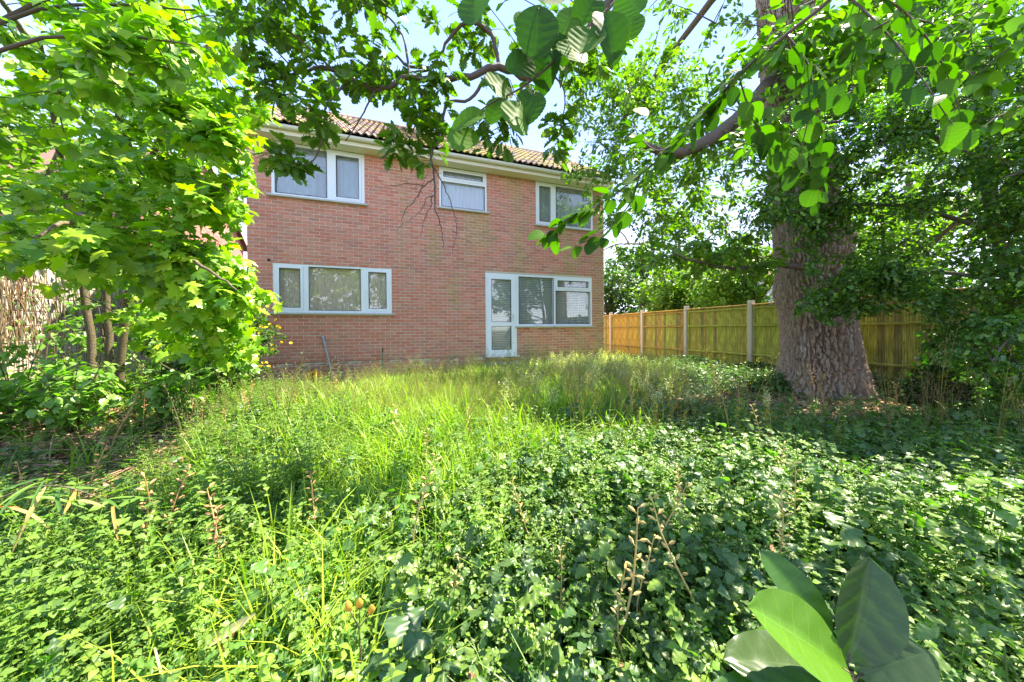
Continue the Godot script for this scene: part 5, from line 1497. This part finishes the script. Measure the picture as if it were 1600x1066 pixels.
func white_weed() -> MB:
	var b := MB.new()
	for s in 5:
		var a := R(0, TAU)
		var base := Vector3(cos(a), 0, sin(a)) * R(0, 0.08)
		var h := R(0.35, 0.65)
		var lean := Vector3(R(-0.2, 0.2), 1, R(-0.2, 0.2)) * h
		b.tube([base, base + lean * 0.5, base + lean], [0.002, 0.0016, 0.001], 3, Color(0.36, 0.48, 0.10))
		for k in 8:
			var p := base + lean * R(0.15, 0.9)
			var g := R(0, TAU)
			blade(b, p, Vector3(cos(g), 0, sin(g)), R(0.03, 0.07), 0.006, 0.9, Color(0.32, 0.46, 0.07), 3)
		for k in 60:
			var p := base + lean * R(0.5, 1.05) + RV(0.06)
			var g := RV(1.0).normalized(); var x := g.cross(Vector3.UP).normalized() * 0.0075; var y := g.cross(x)
			b.quad(p - x - y, p - x + y, p + x + y, p + x - y, Color(0.92, 0.88, 0.74))
	return b

func build_garden() -> void:
	var patch := FastNoiseLite.new(); patch.seed = 31; patch.frequency = 0.5; patch.fractal_octaves = 3
	var cover := []; var cover_c := []; var grass := []; var grass_c := []; var weeds := []; var weeds_c := []; var seeds := []; var seeds_c := []; var white := []; var white_c := []; var short := []; var short_c := []
	for i in 4: cover.append([]); cover_c.append([])
	for i in 4: grass.append([]); grass_c.append([])
	for i in 3: weeds.append([]); weeds_c.append([])
	for i in 2: seeds.append([]); seeds_c.append([])
	for i in 2: short.append([]); short_c.append([])
	var n_try := 64000
	for i in n_try:
		var far := 0.72 + 11.0 * pow(rng.randf(), 0.72)
		var x := R(-1.72, 1.72) * (far + 0.3)
		var z := -far
		if x > 6.6 + 0.3056 * (4.0 - far) or x < -6.4 - 0.31 * (far - 3.0) * 0.9: continue
		# in front of the house only
		var hs := Vector2(x + 5.561, z + 6.746)
		var ls := hs.x * 0.9462 - hs.y * 0.3235; var lo := hs.x * 0.3235 + hs.y * 0.9462
		if ls > -0.3 and ls < 8.9 and lo < 0.12: continue
		if ls > 0.9 and ls < 2.3 and lo < 1.9 and rng.randf() < 0.8: continue
		var y := ground_y(x, z)
		var nz := patch.get_noise_2d(x * 2.0, z * 2.0)
		# how far to the side of the grassy middle
		var edge_r := lerpf(-0.75, 2.3, clampf((far - 1.1) / 4.2, 0.0, 1.3))
		var edge_l := lerpf(-0.9, -3.2, clampf((far - 1.0) / 4.5, 0.0, 1.2))
		var right := smoothstep(-0.5, 0.5, x - edge_r + nz * 0.8)
		var left := smoothstep(-0.6, 0.6, edge_l - x + nz * 0.8)
		var soil := smoothstep(-0.3, 0.3, -1.15 - 0.58 * far - x + nz * 0.5) * smoothstep(1.55, 1.9, far) * smoothstep(4.4, 3.7, far)
		var bare := smoothstep(1.5, 0.7, Vector2((x - 4.0) / 2.0, (z + 4.35) / 1.0).length() + nz * 0.4)
		var pick := rng.randf()
		var sc := R(0.7, 1.25) * (0.75 + 0.7 * absf(patch.get_noise_2d(x * 5.0 + 50.0, z * 5.0)) + 0.35 * maxf(0.0, nz))
		var near_wall := lo / 3.0 if ls < 4.4 else 1.0
		if lo < 3.0 and ls > -0.3: sc *= lerpf(0.22, 1.0, clampf(near_wall, 0.0, 1.0)) if ls < 4.4 else (0.75 if lo < 1.8 else 1.0)
		var turn := Basis(Vector3.UP, R(0, TAU)) * Basis.from_scale(Vector3(1, 0.6, 1) * sc if soil > 0.2 else Vector3.ONE * sc)
		var x3 := Transform3D(Basis(Vector3(1, 0, 0.2).normalized(), R(-0.12, 0.12)) * turn, Vector3(x, y - 0.01, z))
		if soil > 0.5 and pick > 0.10: continue
		if bare > 0.5:
			if pick > 0.14: continue
			x3 = x3.scaled_local(Vector3.ONE * 0.6)
		pick = rng.randf()
		var j := R(0.8, 1.2)
		if right > rng.randf():
			if pick < 0.47:
				var k: int = [0, 1, 2, 3, 2, 3, 1][rng.randi() % 7]
				cover[k].append(x3)
				var g := rng.randf()
				cover_c[k].append(Color(lerpf(0.090, 0.185, g) * j, lerpf(0.175, 0.295, g) * j, lerpf(0.062, 0.048, g) * j))
			elif pick < 0.64:
				weeds[0].append(x3); weeds_c[0].append(Color(0.205 * j, 0.34 * j, 0.045))
			elif pick < 0.75:
				grass[3].append(x3); grass_c[3].append(Color(0.22 * j, 0.36 * j, 0.045))
			elif pick < 0.775 and far > 2.2:
				seeds[1].append(x3); seeds_c[1].append(Color(0.42 * j, 0.30 * j, 0.14))
		elif left > rng.randf():
			if pick < 0.40:
				var k := 1 + rng.randi() % 2
				weeds[k].append(x3); weeds_c[k].append(Color(0.165 * j, 0.285 * j, 0.042))
			elif pick < 0.55:
				var k := rng.randi() % 4
				cover[k].append(x3); cover_c[k].append(Color(0.11 * j, 0.20 * j, 0.06))
			elif pick < 0.78:
				grass[rng.randi() % 2].append(x3); grass_c[0 if grass[0].size() > grass_c[0].size() else 1].append(Color(0.27 * j, 0.42 * j, 0.05))
			elif pick < 0.81:
				if far > 1.7:
					seeds[0].append(x3); seeds_c[0].append(Color(0.40 * j, 0.33 * j, 0.16))
		else:
			if pick < (0.42 if far < 1.7 else 0.72) or far > 3.2:
				var k := rng.randi() % 2
				if far > 3.0 + R(-0.5, 0.5): k = 2
				grass[k].append(x3)
				var g := rng.randf()
				grass_c[k].append(Color(lerpf(0.27, 0.44, g) * j, lerpf(0.44, 0.58, g) * j, 0.045 * j))
				if pick > 0.86:
					seeds[0].append(x3); seeds_c[0].append(Color(0.42 * j, 0.36 * j, 0.17))
			elif pick < (0.68 if far < 1.7 else 0.88):
				weeds[rng.randi() % 3].append(x3)
				for k in 3:
					if weeds[k].size() > weeds_c[k].size(): weeds_c[k].append(Color(0.20 * j, 0.335 * j, 0.045))
			else:
				var k := rng.randi() % 4
				cover[k].append(x3); cover_c[k].append(Color(0.12 * j, 0.24 * j, 0.05))
	for i in 420:
		var p := Vector3(R(-3.0, 0.2), 0, 0)
		p.z = -R(2.8, 4.4) + p.x * 0.1
		if i > 280: p = Vector3(R(0.6, 2.6), 0, -R(3.6, 6.0))
		p.y = ground_y(p.x, p.z)
		var j := R(0.8, 1.25)
		seeds[i % 2].append(Transform3D(Basis(Vector3.UP, R(0, TAU)) * Basis.from_scale(Vector3.ONE * (R(0.45, 0.8) if p.x < 0.4 else R(0.7, 1.1))), p))
		seeds_c[i % 2].append(Color(0.48 * j, 0.36 * j, 0.19 * j))
	# froth of white flowers before the house's far corner
	for i in 230:
		var u := rng.randf(); var v := rng.randf() * rng.randf()
		var p := Vector3(lerpf(0.8, 2.9, u) + rng.randfn() * 0.2, 0, lerpf(-7.9, -5.0, v) - u * 1.0 + 0.9 + rng.randfn() * 0.3)
		if i > 180: p = Vector3(R(-0.6, 3.2), 0, R(-6.5, -3.6))
		white.append(Transform3D(Basis(Vector3.UP, R(0, TAU)) * Basis.from_scale(Vector3.ONE * R(0.5, 0.85)), Vector3(p.x, ground_y(p.x, p.z), p.z)))
		white_c.append(Color(1.0, 0.95, 0.80) * R(0.9, 1.1))
	var soft := leaf_mat(Color.WHITE, Color(0.85, 1.0, 0.2), 0.48)
	var sheen := leaf_mat(Color.WHITE, Color(0.75, 1.0, 0.25), 0.36, 0.55)
	var blades := leaf_mat(Color.WHITE, Color(0.85, 1.0, 0.2), 0.42)
	var ground_cover := tag(Node3D.new(), "carpet of toothed dark green leaves covering the shady side of the garden", "ground cover", "", "stuff")
	ground_cover.name = "ground_cover"; add_child(ground_cover, true)
	for k in 4: multi("foliage", cover_plant(k).mesh(), sheen, cover[k], cover_c[k], ground_cover)
	var lawn := tag(Node3D.new(), "long unmown grass down the sunny middle of the garden", "grass", "", "stuff")
	lawn.name = "long_grass"; add_child(lawn, true)
	var shapes := [grass_clump(16, 0.20, 0.42, 0.0030, 0.07), grass_clump(13, 0.28, 0.52, 0.0044, 0.06), grass_clump(10, 0.20, 0.46, 0.0068, 0.08), grass_clump(8, 0.18, 0.40, 0.003, 0.05)]
	for k in 4: multi("grass", shapes[k].mesh(), blades, grass[k], grass_c[k], lawn)
	var wd := tag(Node3D.new(), "small leafed upright weeds among the grass on the open side", "weeds", "", "stuff")
	wd.name = "weeds"; add_child(wd, true)
	for k in 3: multi("weeds", weed(k % 2).mesh(), soft, weeds[k], weeds_c[k], wd)
	var sg := tag(Node3D.new(), "fine straw coloured seeding grass stems standing above the green", "grass", "", "stuff")
	sg.name = "seeding_grass"; add_child(sg, true)
	for k in 2: multi("seed_stems", seed_grass().mesh(), blades, seeds[k], seeds_c[k], sg)
	var wf := tag(Node3D.new(), "froth of tiny white flowered weeds before the house's far corner", "weeds", "", "stuff")
	wf.name = "white_flowered_weeds"; add_child(wf, true)
	multi("flowers", white_weed().mesh(), soft, white, white_c, wf)
	# dead leaves and sticks
	var lx := []; var lc := []
	for i in 9000:
		var p := Vector3(R(-6.2, -2.2), 0, R(-4.9, -2.0))
		if i > 3800: p = Vector3(R(2.0, 6.2), 0, R(-5.8, -3.2))
		if i > 7600: p = Vector3(R(-1.5, 3.0), R(0.0, 0.1), R(-3.0, -0.8))
		p.y += ground_y(p.x, p.z) + R(0.004, 0.03)
		lx.append(leaf_xf(p, RV(1.0) * Vector3(1, 0.3, 1), Vector3.UP + RV(0.6), R(0.03, 0.08)))
		var j := R(0.6, 1.3)
		lc.append(Color(0.40 * j, 0.21 * j, 0.11 * j) if rng.randf() < 0.65 else Color(0.52 * j, 0.37 * j, 0.22 * j))
	multi("leaf_litter", leaf_shapes.oak[2], leaf_mat(Color.WHITE, Color(0.3, 0.2, 0.1), 0.8), lx, lc, self)
	var st := MB.new()
	for i in 230:
		var p := Vector3(R(-5.8, -2.6), 0, R(-4.4, -2.1))
		p.y = ground_y(p.x, p.z) + R(0.01, 0.10)
		var a := R(0, TAU); var l := R(0.15, 0.7)
		var d := Vector3(cos(a), R(-0.1, 0.35), sin(a)) * l
		st.tube([p - d * 0.5, p + RV(0.02), p + d * 0.5], [0.004, 0.004, 0.002], 4, Color.WHITE * R(0.7, 1.5))
	obj("fallen_twigs", st.mesh(), plain(lin(0.36, 0.21, 0.13), 0.85)).set_meta("kind", "stuff")

func build_stalks() -> void:
	# dried seed stalks
	var protos := []
	for k in 4:
		var n := Node3D.new()
		var b := MB.new()
		var h := 0.42
		var p := []
		for i in 6: p.append(Vector3(0.03 * sin(i * 0.5 + k), h * i / 5.0, 0.02 * sin(i * 0.9 + k * 2.0)))
		b.tube(p, [0.0032, 0.003, 0.0028, 0.0026, 0.002, 0.0012], 6)
		var heads := MB.new()
		for i in 14:
			var t := 0.52 + 0.48 * i / 13.0
			var j := mini(int(t * 5), 4)
			var q: Vector3 = p[j].lerp(p[j + 1], t * 5 - j)
			var a := i * 2.4
			var d := Vector3(cos(a), 0.5, sin(a)).normalized()
			heads.tube([q, q + d * 0.010], [0.0008, 0.0008], 3)
			var c := q + d * 0.016
			heads.tube([c - d * 0.008, c - d * 0.004, c + d * 0.002, c + d * 0.007, c + d * 0.012], [0.0008, 0.0036, 0.0046, 0.0034, 0.0006], 6, Color.WHITE * R(0.75, 1.3))
		protos.append([b.mesh(), heads.mesh()])
		n.free()
	var tan := plain(lin(0.50, 0.27, 0.11), 0.75)
	var pale := plain(lin(0.48, 0.36, 0.12), 0.7)
	var groups := [
		["dried tan seed stalk standing in the weeds below the flowering shrub", [Vector2(-2.9, -3.4), Vector2(-3.1, -3.7), Vector2(-2.6, -3.2), Vector2(-3.5, -3.6), Vector2(-2.4, -3.6), Vector2(-3.3, -3.2), Vector2(-2.1, -3.9), Vector2(-3.8, -3.3), Vector2(-2.7, -4.0), Vector2(-3.0, -2.9), Vector2(-2.5, -2.8), Vector2(-3.6, -2.9)]],
		["brown capsule stalk standing near the bamboo leaves", [Vector2(-1.52, -1.36), Vector2(-1.62, -1.42), Vector2(-1.16, -1.2), Vector2(-1.2, -1.26), Vector2(-0.9, -1.5), Vector2(-2.3, -1.75), Vector2(-2.45, -1.6)]],
		["thin pale capsule stalk rising through the dark ground cover", [Vector2(0.28, -1.05), Vector2(0.36, -1.0), Vector2(0.44, -1.1), Vector2(0.16, -1.12), Vector2(0.55, -1.3), Vector2(-0.2, -1.1), Vector2(0.85, -1.6), Vector2(0.62, -1.05), Vector2(1.5, -1.9), Vector2(1.05, -1.25), Vector2(0.1, -1.45), Vector2(-0.42, -1.35), Vector2(1.9, -2.5), Vector2(1.3, -1.5)]],
		["dried seed stalk standing on the bare ground near the oak", [Vector2(2.9, -4.3), Vector2(3.3, -4.5), Vector2(3.9, -4.2), Vector2(4.2, -4.4), Vector2(4.9, -4.4), Vector2(5.2, -4.3), Vector2(2.4, -4.9), Vector2(2.0, -5.2), Vector2(1.7, -4.7), Vector2(2.7, -3.8), Vector2(1.4, -5.4), Vector2(2.2, -4.1), Vector2(4.6, -3.8), Vector2(3.6, -3.6)]],
		["straw coloured seed stalk at the edge of the long grass", [Vector2(-0.55, -2.2), Vector2(-0.3, -2.7), Vector2(-1.0, -2.5), Vector2(0.7, -3.4), Vector2(1.0, -3.9), Vector2(1.3, -3.5), Vector2(-1.5, -3.1)]],
	]
	for g in groups:
		for p in g[1]:
			var t := thing("seed_stalk", g[0], "seed stalk", Vector3(p.x, ground_y(p.x, p.y), p.y), g[0] + "s")
			t.rotation = Vector3(R(-0.2, 0.2), R(0, TAU), R(-0.2, 0.2))
			t.scale = Vector3.ONE * R(0.8, 1.35)
			var k := rng.randi() % 4
			var m := pale if g[0].begins_with("thin") else tan
			obj("stem", protos[k][0], m, t)
			obj("seed_head", protos[k][1], m, t)
	# yellow capsules near the lens
	var t := thing("iris_pod_stem", "short stem with three plump yellow seed pods near the bottom of the view", "seed pods", Vector3(-0.42, 0.05, -0.86))
	var b := MB.new()
	b.tube([Vector3(0, 0, 0), Vector3(0.005, 0.15, 0), Vector3(0.0, 0.25, 0)], [0.003, 0.0028, 0.002], 6)
	for d in [Vector3(-0.025, 0.30, 0.0), Vector3(0.008, 0.318, 0.01), Vector3(0.032, 0.292, 0.0)]: b.tube([Vector3(0, 0.25, 0), d], [0.0016, 0.0013], 5)
	obj("stem", b.mesh(), green_bark, t)
	var pm := leaf_mat(lin(0.60, 0.50, 0.08), Color(1.0, 0.8, 0.2), 0.5)
	for d in [Vector3(-0.025, 0.30, 0.0), Vector3(0.008, 0.318, 0.01), Vector3(0.032, 0.292, 0.0)]:
		b = MB.new()
		b.tube([Vector3(0, -0.004, 0), Vector3(0, 0.004, 0), Vector3(0, 0.012, 0), Vector3(0, 0.022, 0), Vector3(0, 0.030, 0)], [0.001, 0.0075, 0.0095, 0.007, 0.0006], 8)
		for i in b.v.size():
			var g := atan2(b.v[i].z, b.v[i].x)
			var f := 1.0 + 0.14 * cos(3.0 * g)
			b.v[i] = Vector3(b.v[i].x * f, b.v[i].y, b.v[i].z * f)
		b.smooth()
		obj("pod", b.mesh(), pm, t, Transform3D(Basis.from_euler(Vector3(R(-0.3, 0.3), 0, -d.x * 8.0)), d))
	# bamboo leaves at the left edge
	t = thing("bamboo_spray", "arching spray of long narrow bamboo leaves, some dried orange", "bamboo")
	var cane := MB.new()
	var cp := curve([Vector3(-2.35, 0.0, -1.15), Vector3(-2.1, 0.38, -1.2), Vector3(-1.8, 0.52, -1.22), Vector3(-1.5, 0.46, -1.2)], 6)
	cane.tube(cp, taper(cp.size(), 0.005, 0.002), 6)
	obj("cane", cane.mesh(), green_bark, t)
	var long := []
	for i in 13:
		var q := i / 12.0
		long.append(0.052 * pow(sin(PI * pow(q, 0.75)), 0.6) if i < 12 else 0.0)
	var lm := [strip_leaf(long, 1, 0.35, 0.35).mesh(), strip_leaf(long, 1, 0.25, 0.7).mesh(), strip_leaf(long, 1, 0.3, 0.1).mesh()]
	var bt := [leaf_mat(lin(0.10, 0.22, 0.04), Color(0.85, 1.0, 0.2), 0.4), leaf_mat(lin(0.17, 0.30, 0.05), Color(0.9, 1.0, 0.2), 0.4), leaf_mat(lin(0.55, 0.30, 0.08), Color(1.0, 0.6, 0.2), 0.6), leaf_mat(lin(0.5, 0.42, 0.16), Color(1.0, 0.8, 0.3), 0.6)]
	for k in 34:
		var u := R(0.15, 1.0) * (cp.size() - 1)
		var at: Vector3 = cp[int(u)]
		var dir := Vector3(R(0.1, 1.0), R(-0.35, 0.3), R(-0.6, 0.8)).normalized()
		obj("leaf", lm[k % 3], bt[[0, 1, 0, 1, 0, 2, 1, 3][k % 8]], t, leaf_xf(at + RV(0.03), dir, Vector3.UP + RV(0.4), R(0.10, 0.21), R(0.6, 1.0)))
	# dry strap leaf on the green
	t = thing("strap_leaf", "long dry cream and brown strap shaped leaf lying on the weeds", "leaf", Vector3(-0.885, 0.155, -0.93))
	var sw := []
	for i in 11: sw.append(0.09 * (1.0 - pow(i / 10.0, 4.0)) + 0.015)
	obj("blade", strip_leaf(sw, 2, 0.25, -0.15).mesh(), leaf_mat(lin(0.85, 0.72, 0.36), Color(1.0, 0.85, 0.4), 0.6), t, leaf_xf(Vector3(-0.02, 0.035, 0.0), Vector3(0.9, 0.42, -0.05), Vector3(0.2, 0.7, 0.4), 0.18, 0.8))
	obj("dead_sheath", strip_leaf(sw, 2, 0.3, 0.2).mesh(), leaf_mat(lin(0.36, 0.19, 0.08), Color(1.0, 0.6, 0.3), 0.7), t, leaf_xf(Vector3(-0.03, -0.10, 0.02), Vector3(0.35, 0.8, -0.1), Vector3(0, 0.5, 0.9), 0.17, 0.9))

# ------------------------------------------------------------------
func _ready() -> void:
	rng.seed = 20240611
	var cam := Camera3D.new()
	cam.name = "camera"
	cam.projection = Camera3D.PROJECTION_FRUSTUM
	cam.near = 0.05
	cam.far = 600.0
	cam.size = 0.05 * 2.0 * 1.0657
	cam.frustum_offset = Vector2(0, -0.0289 * 0.05)
	cam.position = EYE
	cam.rotation = Vector3(-0.0082, 0, -0.0071)
	cam.current = true
	add_child(cam)
	var env := Environment.new()
	var sky := Sky.new()
	var sm := ProceduralSkyMaterial.new()
	sm.sky_top_color = Color(0.355, 0.44, 0.60)
	sm.sky_horizon_color = Color(0.73, 0.745, 0.765)
	sm.sky_curve = 0.16
	sm.ground_bottom_color = Color(0.25, 0.27, 0.18)
	sm.ground_horizon_color = Color(0.55, 0.58, 0.52)
	sm.sun_angle_max = 12.0
	sm.sky_energy_multiplier = 1.0
	sky.sky_material = sm
	env.background_mode = Environment.BG_SKY
	env.sky = sky
	env.tonemap_mode = Environment.TONE_MAPPER_LINEAR
	env.tonemap_exposure = 6.7
	env.sdfgi_enabled = true
	env.ssao_enabled = true
	env.ssil_enabled = true
	var we := WorldEnvironment.new()
	we.name = "world_environment"
	we.environment = env
	add_child(we)
	var sun := DirectionalLight3D.new()
	sun.name = "sun"
	sun.light_color = Color(1.0, 0.95, 0.86)
	sun.light_energy = 1.1
	sun.light_angular_distance = 0.5
	sun.shadow_enabled = true
	var az := deg_to_rad(62.0); var el := deg_to_rad(61.0)
	var to_sun := Vector3(sin(az) * cos(el), sin(el), -cos(az) * cos(el))
	sun.basis = Basis.looking_at(-to_sun)
	add_child(sun)

	bump_noise.seed = 3; bump_noise.frequency = 0.6; bump_noise.fractal_octaves = 3
	grain = noise_tex(0.05, 512, 1, 5)
	mottle = noise_tex(0.025, 512, 41, 5, ramp([[0.2, Color(0.45, 0.42, 0.38)], [0.5, Color(0.78, 0.77, 0.75)], [0.8, Color(1, 1, 1)]]))
	coarse = noise_tex(0.02, 256, 2, 4)
	var im := Image.create(256, 512, false, Image.FORMAT_RGB8)
	var wn := FastNoiseLite.new(); wn.seed = 17; wn.frequency = 0.02; wn.fractal_octaves = 4
	for y in 512:
		for x in 256:
			var g := 0.82 + 0.30 * wn.get_noise_2d(x * 3.5, y * 0.22) + 0.12 * wn.get_noise_2d(x * 14.0, y * 0.6) + 0.14 * wn.get_noise_2d(x * 0.8, y * 0.8)
			im.set_pixel(x, y, Color(g, g, g * 0.97))
	woodgrain = ImageTexture.create_from_image(im)
	near_bark = mottled(plain(lin(0.25, 0.18, 0.135), 0.9, grain, 6.0, 0.6))
	twig_bark = plain(lin(0.10, 0.075, 0.06), 0.85)
	green_bark = mottled(plain(lin(0.20, 0.165, 0.085), 0.8, grain, 4.0, 0.3))
	make_leaf_shapes()
	build_ground()
	build_house()
	build_fence()
	build_left()
	build_far()
	build_oak()
	build_oak_branch()
	build_maple()
	build_hazel_left()
	build_hazel_right()
	build_holly()
	build_back_trees()
	build_shrubs()
	build_garden()
	build_hazel()
	build_laurel()
	build_stalks()
